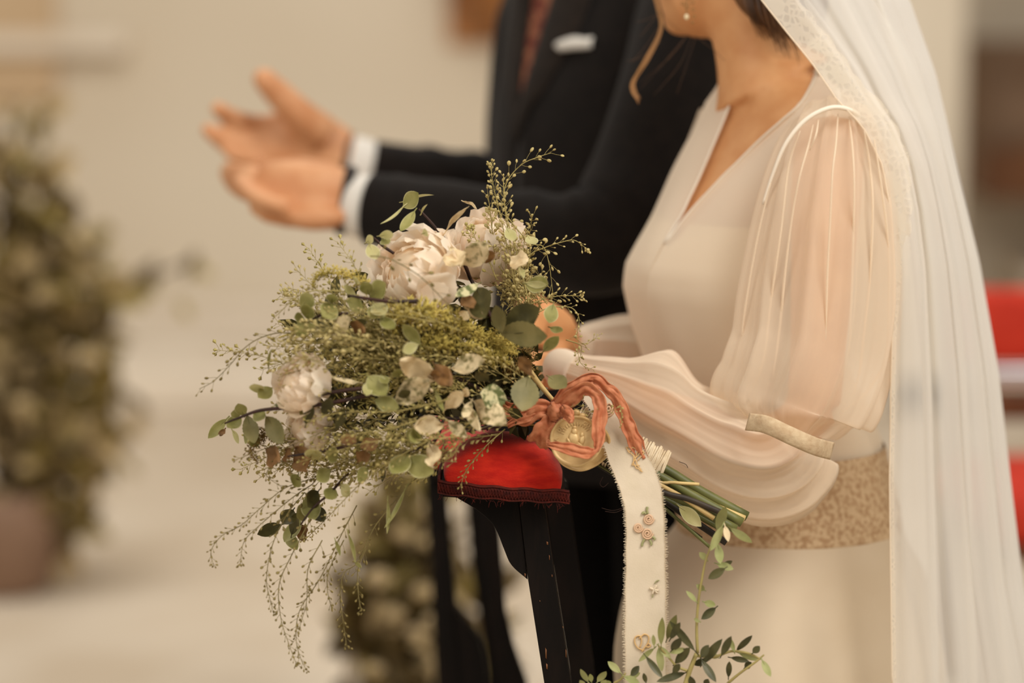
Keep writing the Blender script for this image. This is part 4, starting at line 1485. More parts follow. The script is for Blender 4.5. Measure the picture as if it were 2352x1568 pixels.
LV2 = [((340, 610), (490, 480), 140, 'r'), ((340, 600), (150, 800), 46, 'p', .9), ((440, 645), (320, 845), 95, 'r'), ((345, 560), (620, 455), 34, 'p', .9), ((500, 670), (545, 555), 28, 'p', .8),
       ((715, 840), (900, 560), 62, 'c', .9), ((880, 560), (1030, 600), 40, 'c', .9), ((880, 1130), (1110, 920), 190, 'v'), ((960, 1090), (1180, 1000), 130, 'b'), ((1310, 1060), (1460, 1140), 160, 'c'),
       ((1270, 800), (1340, 930), 95, 'p'), ((755, 985), (850, 1160), 190, 'c'), ((120, 870), (285, 845), 75, 'p'), ((30, 940), (105, 1110), 115, 'p'), ((0, 930), (90, 860), 70, 'p'),
       ((1440, 1290), (1660, 1330), 60, 'p'), ((1430, 1180), (1360, 1230), 90, 'p'), ((150, 900), (210, 960), 90, 'r'), ((510, 850), (590, 820), 70, 'p'), ((1460, 870), (1530, 970), 100, 'p')]
LV5 = [((700, 540), (610, 600), 90, 'r'), ((720, 520), (800, 640), 85, 'd'), ((650, 600), (560, 760), 80, 'r'), ((640, 640), (700, 740), 75, 'b'), ((760, 440), (680, 540), 95, 'd'), ((860, 420), (800, 500), 80, 'r'), ((900, 400), (960, 470), 70, 'p'), ((1060, 300), (980, 380), 80, 'r'), ((880, 240), (800, 200), 90, 'r'), ((760, 250), (700, 160), 90, 'p'), ((1000, 260), (1060, 180), 80, 'b'),
       ((1300, 215), (1200, 350), 110, 'r'), ((1285, 245), (1470, 340), 130, 'r'), ((1430, 150), (1475, 310), 95, 'c'), ((1300, 140), (1375, 65), 95, 'r'), ((690, 470), (745, 630), 105, 'r'),
       ((540, 640), (385, 700), 70, 'd'), ((560, 670), (640, 810), 65, 'r'), ((610, 550), (540, 650), 90, 'd'), ((620, 180), (715, 320), 130, 'b'), ((450, 190), (545, 270), 120, 'b'),
       ((830, 310), (740, 380), 85, 'r'), ((1370, 350), (1410, 370), 40, 'p'), ((600, 700), (640, 560), 60, 'd'), ((560, 190), (600, 250), 80, 'b'), ((400, 170), (350, 100), 70, 'r'),
       ((1200, 250), (1230, 330), 70, 'r'), ((980, 100), (900, 170), 90, 'b'), ((640, 340), (600, 420), 80, 'r'), ((1120, 130), (1010, 190), 80, 'b')]
for tab, cv in ((LV3, c3), (LV4, c4), (LV2, c2), (LV5, c5)):
    s = 0.3827 if tab is LV5 else 1 / 3.92
    for it in tab:
        leaf(cv(it[0]), cv(it[1]), it[2] * s * 1.14, it[3], it[4] if len(it) > 4 else None)

# ---- peonies
def peony(c, R, axis, seed, n_layers=((6, .42, 158, 1.05), (7, .58, 148, 1.05), (8, .74, 138, 1.0), (8, .88, 126, 1.0), (8, 1.0, 114, 1.05), (7, 1.10, 98, 1.0)), label=None):
    rg = random.Random(seed)
    axis = axis.normalized()
    s = axis.orthogonal().normalized()
    t = axis.cross(s)
    heart = MB()
    heart.add(*ellipsoid(c - axis * R * .1, (s * R * .60, t * R * .60, axis * R * .62), 14, 9))
    core = heart.obj('peony', M['petal_in'], bq, label)
    for li, (cnt, rr, ph1, wid) in enumerate(n_layers):
        for k in range(cnt):
            az = 2 * PI * (k + 0.5 * (li % 2)) / cnt + rg.uniform(-.25, .25)
            hw = wid * 2.4 * PI / cnt * rg.uniform(.9, 1.15)
            phm = math.radians(ph1 * rg.uniform(.86, 1.06))
            r0 = R * rr * rg.uniform(.92, 1.06)
            sd = rg.uniform(0, 50)
            lean = rg.uniform(-.06, .06)

            def pt(u, v):
                vv = (v - .5) * 2
                rim = 1 - .16 * abs(vv) ** 2.2 - .05 * math.sin(7 * vv + sd) * u
                ph = 0.22 + (phm - 0.22) * u * rim
                w = hw * math.sin(min(1.0, .25 + u * .95) * PI / 2) / max(.55, math.sin(min(ph, 2.2)) + .25)
                a = az + vv * w * .5
                r = r0 * (1 + .10 * noise.noise(Vector((u * 2 + sd, vv * 1.7, sd))) + .055 * u * u * math.sin(6 * vv + sd) + (.10 * u ** 4))
                return c + (s * math.cos(a) + t * math.sin(a)) * (r * math.sin(ph)) - axis * (r * math.cos(ph) * .95) + axis * (lean * R)
            v, f = grid(9, 9, pt)
            mk('petal', v, f, M['petal'], core)
    return core


AXA = (-RIGHT * .62 + UP * .42 - FWD * .75)
peony(P(945, 625, 2.515), 100 * K(2.515), AXA, 1, label='largest cream peony at the top of the bouquet')
# loose guard petals on its right
rg = random.Random(77)
peony(P(1105, 560, 2.585), 88 * K(2.585), (-RIGHT * .2 + UP * .75 - FWD * .5), 2, label='white peony behind the largest one')
peony(P(685, 880, 2.46), 66 * K(2.46), (-RIGHT * .8 + UP * .35 - FWD * .55), 3, label='small white peony on the left side')
0 and peony(P(798, 548, 2.80), 34 * K(2.80), (-RIGHT * .5 + UP * .8 - FWD * .2), 4, label='blurred blush flower at the back')
peony(P(700, 985, 2.50), 58 * K(2.5), (-RIGHT * .8 - UP * .1 - FWD * .5), 5, label='blush flower low on the left')


def big_petal(b, t, w, roll, dep, curl=.3, sd=0.0):
    mb = MB()
    p0, p1 = P(b[0], b[1], dep + .01), P(t[0], t[1], dep - .012)
    ax = (p1 - p0)
    L = ax.length
    u0 = ax.normalized()
    s = u0.cross(FWD).normalized()
    nrm = s.cross(u0).normalized()
    if nrm.dot(FWD) > 0:
        nrm = -nrm
    rm = Matrix.Rotation(roll, 3, u0)
    s, nrm = rm @ s, rm @ nrm
    wd = w * K(dep) / 2

    def pt(u, v):
        c = (v - .5) * 2
        ww = (math.sin(PI * min(.82, u * .78 + .10))) ** .8
        return p0 + u0 * (L * u * (1 - .12 * c * c - .03 * math.sin(8 * c + sd))) + s * (c * ww * wd) + nrm * (curl * L * (u * u - .7 * u) + .25 * wd * c * c + .10 * wd * math.sin(5 * c + 4 * u + sd) * u)
    v, f = grid(11, 11, pt)
    return mk('petal', v, f, M['petal'], bq, 'loose outer peony petal')


big_petal((975, 690), (1040, 625), 95, .3, 2.475, .3, 1)
big_petal((1010, 700), (1030, 570), 60, .5, 2.485, .3, 2)
big_petal((960, 690), (1035, 665), 60, -.3, 2.468, .2, 3)
# ---- sprigs of seed pods
POD_V, POD_F = [], []
for i, (z, r) in enumerate(((0, .12), (.28, .42), (.62, .5), (.9, .30), (1.0, .04))):
    for k in range(8):
        a = 2 * PI * k / 8
        POD_V.append(Vector((r * .8 * math.cos(a), r * .42 * math.sin(a), z)))
POD_F = [(i * 8 + k, i * 8 + (k + 1) % 8, (i + 1) * 8 + (k + 1) % 8, (i + 1) * 8 + k) for i in range(4) for k in range(8)] + [tuple(range(7, -1, -1)), tuple(range(32, 40))]
POD_MESH = {}
for nm in ('pod', 'pod_green', 'pod_dark'):
    me = bpy.data.meshes.new('seed_pod')
    me.from_pydata(POD_V, [], POD_F)
    me.polygons.foreach_set('use_smooth', [True] * len(me.polygons))
    me.materials.append(M[nm])
    POD_MESH[nm] = me
N_POD = [0]


def sprig(pts, seed, single=False, pm='pod', t0=0.05, gap=9.0, size=12.0, ped=18.0, r=1.7, cluster=0, taper=True, low=False, sm='sprig'):
    """pts (x,y,d): a thin curved stem with pods on fine stalks all round; single: every pod an object"""
    rg = random.Random(seed)
    q = spline(pts, 8)
    W3 = [P(*p) for p in q]
    cum = [0.0]
    for a, b in zip(W3, W3[1:]):
        cum.append(cum[-1] + (b - a).length)
    tot = cum[-1]
    k = K(pts[len(pts) // 2][2])
    mb = MB()
    mb.add(*tube(W3, [k * r * (1 - .6 * i / (len(W3) - 1)) for i in range(len(W3))], 5))
    pods = []
    s = tot * t0
    side = 0
    tip = W3[-1]
    while s < tot:
        i = max(j for j in range(len(cum)) if cum[j] <= s)
        i = min(i, len(W3) - 2)
        t = (s - cum[i]) / max(1e-9, cum[i + 1] - cum[i])
        p = W3[i].lerp(W3[i + 1], t)
        tg = (W3[i + 1] - W3[i]).normalized()
        a = side * 2.4 + rg.uniform(-.5, .5)
        e1 = tg.cross(FWD)
        e1 = e1.normalized() if e1.length > .1 else tg.orthogonal().normalized()
        e2 = tg.cross(e1)
        u = s / tot
        out = (e1 * math.cos(a) * 1.0 + e2 * math.sin(a) * .8 + tg * rg.uniform(.45, 1.1)).normalized()
        pl_ = ped * k * rg.uniform(.7, 1.2) * (1 - .45 * u if taper else 1)
        sz = size * k * rg.uniform(.75, 1.2) * (1 - .35 * u if taper else 1)
        mid = p + out * pl_ * .55 + tg * pl_ * .05
        end = p + out * pl_ + tg * pl_ * .22
        mb.add(*tube([p, mid, end], [k * .55, k * .5, k * .5], 3, cap=False))
        z = (end - mid).normalized()
        x = z.orthogonal().normalized()
        x = Matrix.Rotation(rg.uniform(0, 2 * PI), 3, z) @ x
        y = z.cross(x)
        m4 = Matrix((x * sz, y * sz, z * sz)).transposed().to_4x4()
        m4.translation = end
        pods.append(m4)
        s += gap * k * rg.uniform(.7, 1.3) * (1 - .5 * u if taper else 1)
        side += 1
    for _ in range(cluster):
        z = (W3[-1] - W3[-2]).normalized() + rnd_dir(rg, 0) * .9
        z.normalize()
        x = z.orthogonal().normalized()
        y = z.cross(x)
        sz = size * k * .7
        m4 = Matrix((x * sz, y * sz, z * sz)).transposed().to_4x4()
        m4.translation = tip + rnd_dir(rg, 0) * 5 * k
        pods.append(m4)
    o = mb.obj('sprig_stem', M[sm], bq)
    if single and N_POD[0] + len(pods) <= 298:
        for m4 in pods:
            po = bpy.data.objects.new('seed_pod', POD_MESH[pm])
            COL.objects.link(po)
            po.parent = o
            po.matrix_local = m4
        N_POD[0] += len(pods)
    else:
        pb = MB()
        for m4 in pods:
            if low:
                pb.add([m4 @ POD_V[j] for j in (0, 2, 4, 6, 16, 18, 20, 22, 32)], [(0, 1, 5, 4), (1, 2, 6, 5), (2, 3, 7, 6), (3, 0, 4, 7), (4, 5, 8), (5, 6, 8), (6, 7, 8), (7, 4, 8)])
            else:
                pb.add([m4 @ v for v in POD_V], POD_F)
        pb.obj('seed_pods', M[pm], o, kind='stuff')
    return o


def at(pts, d, dd=0.0):
    n = max(1, len(pts) - 1)
    return [(x, y, d + dd * i / n) for i, (x, y) in enumerate(pts)]


# tall ones at the top right
sprig(at([(1192, 700), (1172, 600), (1150, 500), (1132, 420), (1127, 378)], 2.535), 1, True, gap=7.5, cluster=7, t0=.02)
sprig(at([(1192, 690), (1172, 560), (1158, 460), (1166, 415), (1198, 378), (1235, 361), (1266, 351)], 2.54), 2, True, gap=10, ped=20, size=11, taper=False, t0=.2)
sprig(at([(1220, 720), (1195, 610), (1165, 500), (1157, 440), (1157, 405)], 2.53), 3, True, gap=9, ped=22)
sprig(at([(1165, 498), (1197, 537), (1225, 560), (1248, 567), (1261, 606), (1270, 675)], 2.545), 4, True, gap=14, ped=22, size=11, taper=False)
sprig(at([(1212, 640), (1217, 588), (1248, 570), (1290, 556), (1320, 552), (1347, 571)], 2.55), 5, True, gap=12, ped=19, cluster=9, size=10, t0=.2)
sprig(at([(1215, 700), (1248, 687), (1290, 679), (1336, 680)], 2.54), 6, True, gap=8, ped=17, cluster=4, t0=.2)
sprig(at([(1230, 720), (1262, 706), (1300, 704), (1320, 712), (1330, 732), (1326, 765)], 2.535), 7, True, gap=10, ped=14, size=9, t0=.3)
sprig(at([(1205, 740), (1208, 640), (1217, 588), (1222, 545)], 2.555), 8, gap=9)
sprig(at([(1300, 780), (1330, 790), (1336, 800), (1330, 830)], 2.60), 9, gap=14, size=8)
sprig(at([(1185, 720), (1150, 620), (1132, 540), (1125, 480)], 2.56), 10, gap=8)
sprig(at([(1140, 640), (1115, 580), (1090, 545), (1080, 525)], 2.54), 11, gap=9, cluster=9, pm='pod_green')
sprig(at([(1175, 640), (1140, 600), (1128, 500), (1120, 440)], 2.55), 12, gap=10)
# left side
sprig(at([(690, 770), (644, 764), (598, 776), (562, 799), (529, 837), (491, 875), (458, 893)], 2.47), 13, True, gap=11, ped=16, size=10, pm='pod_dark', taper=False, sm='sprig_dark')
sprig(at([(800, 670), (741, 667), (700, 672), (668, 693), (645, 715), (629, 730)], 2.47), 14, True, gap=11, ped=15, size=9, pm='pod_dark')
sprig(at([(850, 588), (879, 590), (912, 602), (963, 633), (1006, 675), (1034, 708), (1055, 770), (1072, 800)], 2.43), 15, True, gap=20, ped=20, size=12, pm='pod_dark', taper=False, sm='sprig_dark')
# drooping at the lower left
DR = [[(800, 1065), (784, 1075), (720, 1098), (654, 1121), (600, 1165), (555, 1205), (515, 1226), (492, 1250), (484, 1272), (490, 1296)],
      [(720, 1110), (670, 1144), (593, 1209), (560, 1245), (552, 1297)],
      [(700, 1130), (660, 1180), (626, 1250), (612, 1327), (620, 1375), (628, 1406)],
      [(720, 1180), (670, 1274), (641, 1343), (645, 1419), (664, 1480), (682, 1528)],
      [(820, 1160), (784, 1228), (738, 1323), (689, 1400), (680, 1465), (690, 1510), (704, 1538)],
      [(960, 1095), (930, 1124), (861, 1209), (823, 1289), (790, 1316), (782, 1373), (790, 1440), (797, 1486)],
      [(840, 1260), (823, 1304), (823, 1362), (830, 1404)], [(740, 1240), (708, 1304), (704, 1381), (686, 1446)], [(790, 1240), (758, 1304), (752, 1350), (761, 1394)],
      [(700, 1010), (640, 1020), (593, 1036), (540, 1056)], [(780, 1050), (690, 1065), (640, 1060), (612, 1090), (650, 1120)]]
for i, p in enumerate(DR):
    sprig(at(p, 2.50, -.02), 30 + i, i < 5, gap=9.5 if i < 5 else 11, ped=15, size=10, pm='pod_dark', r=1.5, cluster=3, sm='sprig_dark')
# across the front
for i, p in enumerate([[(751, 847), (700, 850), (670, 855), (639, 867)], [(1034, 916), (912, 944), (820, 945), (746, 954), (700, 975)], [(760, 900), (700, 880), (640, 890)],
                       [(1080, 1000), (960, 1010), (850, 1015), (760, 1040), (690, 1060)], [(1040, 985), (930, 1040), (840, 1100), (760, 1180), (700, 1240)],
                       [(1160, 985), (1120, 1020), (1085, 1060), (1066, 1090), (1058, 1120)], [(1060, 1010), (1040, 1045), (1015, 1060)], [(980, 960), (890, 985), (800, 1000), (720, 1030)],
                       [(1000, 740), (900, 722), (800, 715), (740, 712)], [(1060, 760), (960, 720), (900, 690)]]):
    dd = [dome(x, y) - .012 for x, y in p]
    if i == 5:
        dd = [2.53, 2.522, 2.516, 2.512, 2.510]
    sprig([(x, y, d) for (x, y), d in zip(p, dd)], 60 + i, False, gap=9, ped=15, size=9, pm='pod_green' if i % 2 else 'pod')

# thick mass of fine sprigs in the middle and below
rg = random.Random(5)
for i in range(118):
    if i < 76:
        cx, cy = rg.gauss(870, 110), rg.gauss(800, 62)
    else:
        cx, cy = rg.gauss(850, 85), rg.gauss(1030, 42)
    a = math.atan2(cy - 950, cx - 1240) + rg.uniform(-.5, .5)
    L = rg.uniform(50, 130)
    dx, dy = math.cos(a), math.sin(a)
    p = [(cx - dx * L, cy - dy * L), (cx, cy + rg.uniform(-14, 14)), (cx + dx * L, cy + dy * L + rg.uniform(0, 24))]
    off = rg.uniform(.010, .050)
    if any(((x - 950) / 118) ** 2 + ((y - 615) / 92) ** 2 < 1 for x, y in p):
        continue
    sprig([(x, y, dome(x, y, off)) for x, y in p], 200 + i, False, gap=6.5, ped=14, size=11, pm='pod_green' if i % 2 else 'pod', r=1.2, low=True, taper=False)
for i in range(26):
    cx, cy = rg.gauss(1180, 34), rg.gauss(640, 45)
    a = -PI / 2 + rg.uniform(-.9, .7)
    L = rg.uniform(40, 80)
    p = [(cx - math.cos(a) * L, cy - math.sin(a) * L), (cx + rg.uniform(-8, 8), cy), (cx + math.cos(a) * L, cy + math.sin(a) * L)]
    sprig([(x, y, 2.555 + rg.uniform(-.02, .03)) for x, y in p], 300 + i, False, gap=6.5, ped=14, size=11, pm='pod', r=1.1, low=True, taper=False)

# pale pods nearer the camera, over the left shoulder of the bouquet
for i in range(16):
    cx, cy = rg.uniform(670, 880), rg.uniform(745, 830)
    a = PI + rg.uniform(-.6, .5)
    L = rg.uniform(35, 70)
    p = [(cx - math.cos(a) * L, cy - math.sin(a) * L), (cx, cy + rg.uniform(-8, 8)), (cx + math.cos(a) * L, cy + math.sin(a) * L)]
    sprig([(x, y, dome(x, y, -.022)) for x, y in p], 400 + i, False, gap=9, ped=16, size=12.5, pm='pod', r=1.1, low=True, taper=False)
# feathery fill: fine short blades
ft = MB()
for i in range(2600):
    if i % 3 == 0:
        x, y = rg.gauss(800, 120), rg.gauss(1035, 50)
    else:
        x, y = rg.gauss(860, 130), rg.gauss(830, 85)
    if ((x - 950) / 112) ** 2 + ((y - 618) / 95) ** 2 < 1 or ((x - 690) / 80) ** 2 + ((y - 880) / 62) ** 2 < 1 or y < 690:
        continue
    if ((x - 880) / 235) ** 2 + ((y - 825) / 125) ** 2 > 1 and ((x - 840) / 230) ** 2 + ((y - 1035) / 66) ** 2 > 1:
        continue
    d = dome(x, y, rg.uniform(0.012, .055))
    p = P(x, y, d)
    v = rnd_dir(rg, .15)
    L = rg.uniform(10, 24) * K(d)
    s = v.orthogonal().normalized() * 1.1 * K(d)
    ft.add([p - s, p + s, p + v * L * .6 + s * 1.2, p + v * L], [(0, 1, 2, 3)])
ft.obj('feathery_foliage', M['feather'], bq, kind='stuff')
# dark leaves added deep inside to block light and deepen the shade
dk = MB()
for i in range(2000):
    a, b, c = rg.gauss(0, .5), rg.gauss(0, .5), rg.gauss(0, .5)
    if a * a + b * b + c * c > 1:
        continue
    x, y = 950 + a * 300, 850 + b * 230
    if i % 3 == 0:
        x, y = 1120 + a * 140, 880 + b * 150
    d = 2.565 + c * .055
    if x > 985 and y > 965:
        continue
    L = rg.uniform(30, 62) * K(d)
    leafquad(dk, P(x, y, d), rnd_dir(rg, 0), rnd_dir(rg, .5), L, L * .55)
dk.obj('inner_shade_foliage', M['leaf_dark'], bq, kind='stuff')


# ---- plumes
def plume(pts, rad, n, m, seed, tuft=0):
    rg2 = random.Random(seed)
    q = spline(pts, 10)
    mb = MB()
    mb.add(*tube([P(*p[:3]) for p in q], [1.6 * K(p[2]) for p in q], 5))
    for i in range(n):
        u = rg2.random()
        p = q[min(len(q) - 1, int(u * (len(q) - 1) + rg2.random()))]
        R_ = rad * (1 - .55 * u) * K(p[2])
        a = rnd_dir(rg2, .1)
        b = P(*p[:3]) + a * R_ * rg2.uniform(.1, .9)
        nsp = 5
        for k in range(nsp):
            v = (a + rnd_dir(rg2, 0) * .75).normalized()
            L = R_ * rg2.uniform(.25, .5)
            s = v.orthogonal().normalized() * L * .13
            t = v.cross(s.normalized()) * L * .13
            mb.add([b + s, b - s * .5 + t, b - s * .5 - t, b + v * L], [(0, 1, 3), (1, 2, 3), (2, 0, 3)])
    return mb.obj('plume', M[m], bq, kind='stuff')


plume(at([(835, 650), (800, 634), (760, 626), (730, 634), (718, 655)], 2.475), 24, 420, 'foxtail', 1)
plume([(900, 735, 2.46), (960, 718, 2.455), (1030, 735, 2.46), (1090, 770, 2.48), (1140, 790, 2.50), (1180, 800, 2.51)], 44, 900, 'foxtail', 2)
plume([(960, 780, 2.46), (1040, 790, 2.465), (1110, 810, 2.48), (1165, 830, 2.50)], 36, 560, 'foxtail', 3)
for i, (a, b) in enumerate((((1120, 770), (1170, 745)), ((1140, 785), (1185, 775)), ((1150, 800), (1190, 812)), ((1140, 815), (1172, 838)), ((1110, 810), (1140, 845)))):
    plume([(a[0], a[1], 2.49), ((a[0] + b[0]) / 2, (a[1] + b[1]) / 2, 2.485), (b[0], b[1], 2.485)], 17, 110, 'foxtail', 10 + i)
plume(at([(1170, 850), (1195, 840), (1215, 860), (1205, 890)], 2.53), 34, 240, 'foxtail_dry', 20)
plume(at([(1180, 800), (1210, 810), (1228, 830)], 2.54), 26, 140, 'foxtail_dry', 21)
plume(at([(700, 762), (672, 765), (640, 775)], 2.49), 13, 120, 'foxtail', 22)
plume(at([(610, 1000), (590, 1010), (575, 1035), (590, 1060)], 2.50), 24, 200, 'foxtail_dry', 23)

# ---- woody twigs
for pts, r in (([(1080, 640, 2.55), (1065, 605, 2.53), (1027, 556, 2.525), (990, 510, 2.52), (962, 480, 2.52)], [4.5, 4.5, 4, 3, 2]),
               ([(960, 692, 2.45), (895, 692, 2.44), (840, 685, 2.44), (800, 678, 2.44)], [5, 4.5, 4, 2.5]),
               ([(905, 582, 2.50), (880, 565, 2.50), (858, 545, 2.50)], [3.5, 3.5, 2]),
               ([(860, 890, 2.45), (800, 895, 2.445), (740, 905, 2.445), (665, 918, 2.45)], [5, 5, 4.5, 3]),
               ([(880, 900, 2.455), (760, 925, 2.45), (680, 935, 2.46), (600, 942, 2.47), (552, 958, 2.475), (516, 972, 2.48)], [5, 5, 4.5, 4, 3, 2]),
               ([(800, 720, 2.46), (745, 722, 2.46), (715, 735, 2.465), (700, 745, 2.465)], [3.5, 3, 2.5, 2]),
               ([(860, 1010, 2.48), (780, 1028, 2.47), (700, 1042, 2.47), (660, 1048, 2.47)], [3.5, 3.5, 3, 2]),
               ([(1020, 960, 2.48), (1000, 1010, 2.47), (960, 1030, 2.465), (925, 1040, 2.46)], [4, 4, 3, 2.5]),
               ([(1140, 760, 2.54), (1110, 690, 2.54), (1080, 640, 2.55)], [6, 5, 4]),
               ([(800, 1085, 2.5), (760, 1130, 2.49), (720, 1165, 2.485), (690, 1205, 2.485)], [3, 3, 2.5, 2]),
               ([(1235, 930, 2.55), (1120, 900, 2.53), (1000, 840, 2.50), (900, 790, 2.49)], [5, 5, 4, 3]),
               ([(1235, 945, 2.55), (1140, 960, 2.54), (1000, 960, 2.50)], [5, 5, 4]), ([(1230, 955, 2.55), (1150, 975, 2.54), (1060, 990, 2.52)], [6, 6, 4])):
    mk('twig', *pxtube(pts, r, 7, 6), M['twig'], bq)
# plant stalks running into the binding
for i in range(22):
    y1 = 905 + 80 * rg.random()
    x1 = rg.uniform(1080, 1160)
    d = rg.uniform(2.53, 2.60)
    mk('flower_stalk', *pxtube([(x1, y1 + rg.uniform(-60, 20), d), (1190, 950 + (y1 - 945) * .5, d), (1270, 968 + (y1 - 945) * .25, 2.56), (1330, 1000 + (y1 - 945) * .2, 2.57)], rg.uniform(2.5, 5), 6, 4),
       M[rg.choice(['stem_green', 'stem_dark', 'sprig'])], bq)
mk('flower_stalk', *pxtube([(1215, 850, 2.52), (1245, 890, 2.53), (1278, 928, 2.54)], [7, 6, 5], 7, 5), M['stem_cream'], bq)
for pts in ([(890, 1150), (885, 1200), (895, 1225)], [(930, 1124), (922, 1160), (905, 1195), (890, 1215)], [(800, 1225), (815, 1262), (822, 1290)], [(770, 1240), (785, 1275)], [(815, 1290), (824, 1315), (832, 1302)]):
    mb = MB()
    leaf_mesh(mb, pts[0], pts[-1], 12, .6, .3, .2, dep=2.485)
    mb.obj('leaf', M['leaf_round'], bq)

# ---- cut stems and the twine that binds them
AXS = (P(1528, 1085, 2.555) - P(1300, 975, 2.565))
STEMS = [((1500, 1062), (1716, 1186), 12, 'stem_green', 2.560), ((1500, 1085), (1704, 1200), 12, 'stem_green', 2.545), ((1490, 1098), (1600, 1160), 6, 'stem_dark', 2.535), ((1500, 1110), (1710, 1192), 9, 'stem_cream', 2.552),
         ((1490, 1108), (1690, 1215), 11, 'stem_green', 2.535), ((1500, 1120), (1660, 1178), 7, 'stem_dark', 2.528), ((1490, 1098), (1606, 1112), 4, 'stem_cream', 2.54), ((1495, 1130), (1668, 1246), 8, 'stem_dark', 2.55),
         ((1490, 1125), (1650, 1210), 7, 'stem_green', 2.55), ((1500, 1105), (1640, 1190), 6, 'stem_cream', 2.53), ((1500, 1075), (1700, 1170), 7, 'stem_cream', 2.575), ((1485, 1135), (1635, 1260), 4, 'stem_green', 2.54),
         ((1485, 1140), (1612, 1235), 3, 'stem_dark', 2.545), ((1500, 1090), (1690, 1192), 6, 'stem_dark', 2.57)]
for b, t, r, m, d in STEMS:
    a = (b[0] - 190, b[1] - 92)
    w = rg.uniform(-5, 5)
    mk('cut_stem', *pxtube([(a[0], 985 + (a[1] - 985) * .6, 2.562), (b[0], b[1], d), ((b[0] + t[0]) / 2, (b[1] + t[1]) / 2 + w, d), (t[0], t[1], d)], [r * .6, r * .9, r, r], 8, 5), M[m], bq)
mb = MB(); leaf_mesh(mb, (1560, 1162), (1612, 1206), 34, .3, .3, .2, dep=2.53); mb.obj('leaf', M['leaf_pale'], bq)
tw = MB()
NC = 84
for k in range(NC):
    u = k / (NC - 1)
    c = P(1318 + 205 * u, 982 + 100 * u, 2.562)
    ax = AXS.normalized()
    R_ = (52 - 7 * u + 3 * math.sin(k * 1.7)) * K()
    e1 = ax.cross(FWD).normalized()
    e2 = ax.cross(e1)
    tilt = 0.10 * math.sin(k * .9)
    tw.add(*tube([c + e1 * (R_ * math.cos(a)) + e2 * (R_ * .9 * math.sin(a)) + ax * (R_ * tilt * math.cos(a)) for a in [2 * PI * j / 28 for j in range(29)]], 0.00125, 5, cap=False))
tw.obj('twine_binding', M['twine'], bq, 'pale twine wound round the stems', kind='stuff')
core = [[P(1318 + 205 * u, 982 + 100 * u, 2.562) + (AXS.normalized().cross(FWD).normalized() * math.cos(a) + AXS.normalized().cross(AXS.normalized().cross(FWD).normalized()) * math.sin(a) * .9) * ((49 - 7 * u) * K()) for a in [2 * PI * j / 24 for j in range(24)]] for u in (0, .33, .66, 1)]
mk('stem_wrap', *loft(core), M['twine'], bq)
th = MB()
for pts in ([(1385, 1095), (1378, 1110), (1386, 1118), (1398, 1108)], [(1432, 1166), (1410, 1172), (1395, 1170), (1382, 1166)], [(1440, 1164), (1415, 1176), (1390, 1174)], [(1560, 1060), (1575, 1066), (1580, 1074)]):
    th.add(*pxtube(at(pts, 2.545), 0.9, 4, 5))
th.obj('loose_thread', M['twig'], bq, kind='stuff')


# ------------------------------------------------------------------ ribbons and medals
def ribbon(pts, creases, amp, seed, n=9, steps=8, crumple=0.4):
    """pts: (x, y, d, width px, twist); cross-section pleated along its length"""
    rg2 = random.Random(seed)
    q = spline(pts, steps)
    ph = rg2.uniform(0, 9)
    rows = []
    for i, p in enumerate(q):
        a = q[max(i - 1, 0)]
        b = q[min(i + 1, len(q) - 1)]
        t = (P(*b[:3]) - P(*a[:3])).normalized()
        s = t.cross(FWD)
        s = s.normalized() if s.length > .2 else UP
        dep = s.cross(t).normalized()
        if dep.dot(FWD) > 0:
            dep = -dep
        rm = Matrix.Rotation(p[4], 3, t)
        s2, d2 = rm @ s, rm @ dep
        c = P(*p[:3])
        k = K(p[2])
        row = []
        for j in range(n):
            v = j / (n - 1) - .5
            w = p[3] * (1 + .05 * math.sin(i * .7 + seed) * crumple)
            z = amp * math.sin(creases * PI * 2 * v + ph + .25 * math.sin(i * .4)) + crumple * amp * noise.noise(Vector((i * .28, v * 7, seed)))
            row.append(c + s2 * (v * w * k) + d2 * (z * k))
        rows.append(row)
    return loft(rows, closed=False, cap=False)


rr = thing('rust_ribbon', P(1272, 948, 2.53), 'crumpled rust-orange silk ribbon tied in a bow round the bouquet', 'ribbon')


def rb(pts, creases=2.0, amp=5, seed=1, **kw):
    pts = [(a, b, c, w * 1.25, t) for a, b, c, w, t in pts]
    o = mk('ribbon_tail' if kw.pop('tail', False) else 'ribbon_loop', *ribbon(pts, creases, amp * .6, seed, n=17, crumple=1.6, **kw), M['rust'], rr)
    o.modifiers.new('solid', 'SOLIDIFY').thickness = 0.0006
    return o


# upper loop: out of the knot, over the top, down the right side to the stems
rb([(1270, 945, 2.520, 26, 0), (1300, 905, 2.512, 30, .2), (1332, 880, 2.508, 24, .3), (1362, 868, 2.508, 22, .2), (1390, 888, 2.51, 22, 0), (1415, 912, 2.512, 24, .2), (1432, 950, 2.514, 26, .1), (1446, 985, 2.514, 27, 0), (1462, 1020, 2.514, 28, .2), (1478, 1054, 2.514, 20, .2)], 1.5, 5, 1, tail=True)
# inner loop: over and down across the medal, back to its left end
rb([(1272, 950, 2.519, 28, 0), (1310, 915, 2.510, 32, .2), (1345, 892, 2.505, 26, .2), (1372, 910, 2.503, 24, .2), (1379, 945, 2.500, 26, .1), (1374, 985, 2.497, 26, 0), (1376, 1015, 2.494, 22, .4), (1370, 1034, 2.492, 16, 1.0), (1345, 1040, 2.491, 24, .3), (1305, 1030, 2.492, 22, .2), (1275, 1024, 2.494, 16, .3), (1256, 1020, 2.497, 9, .3)], 2.0, 4, 2)
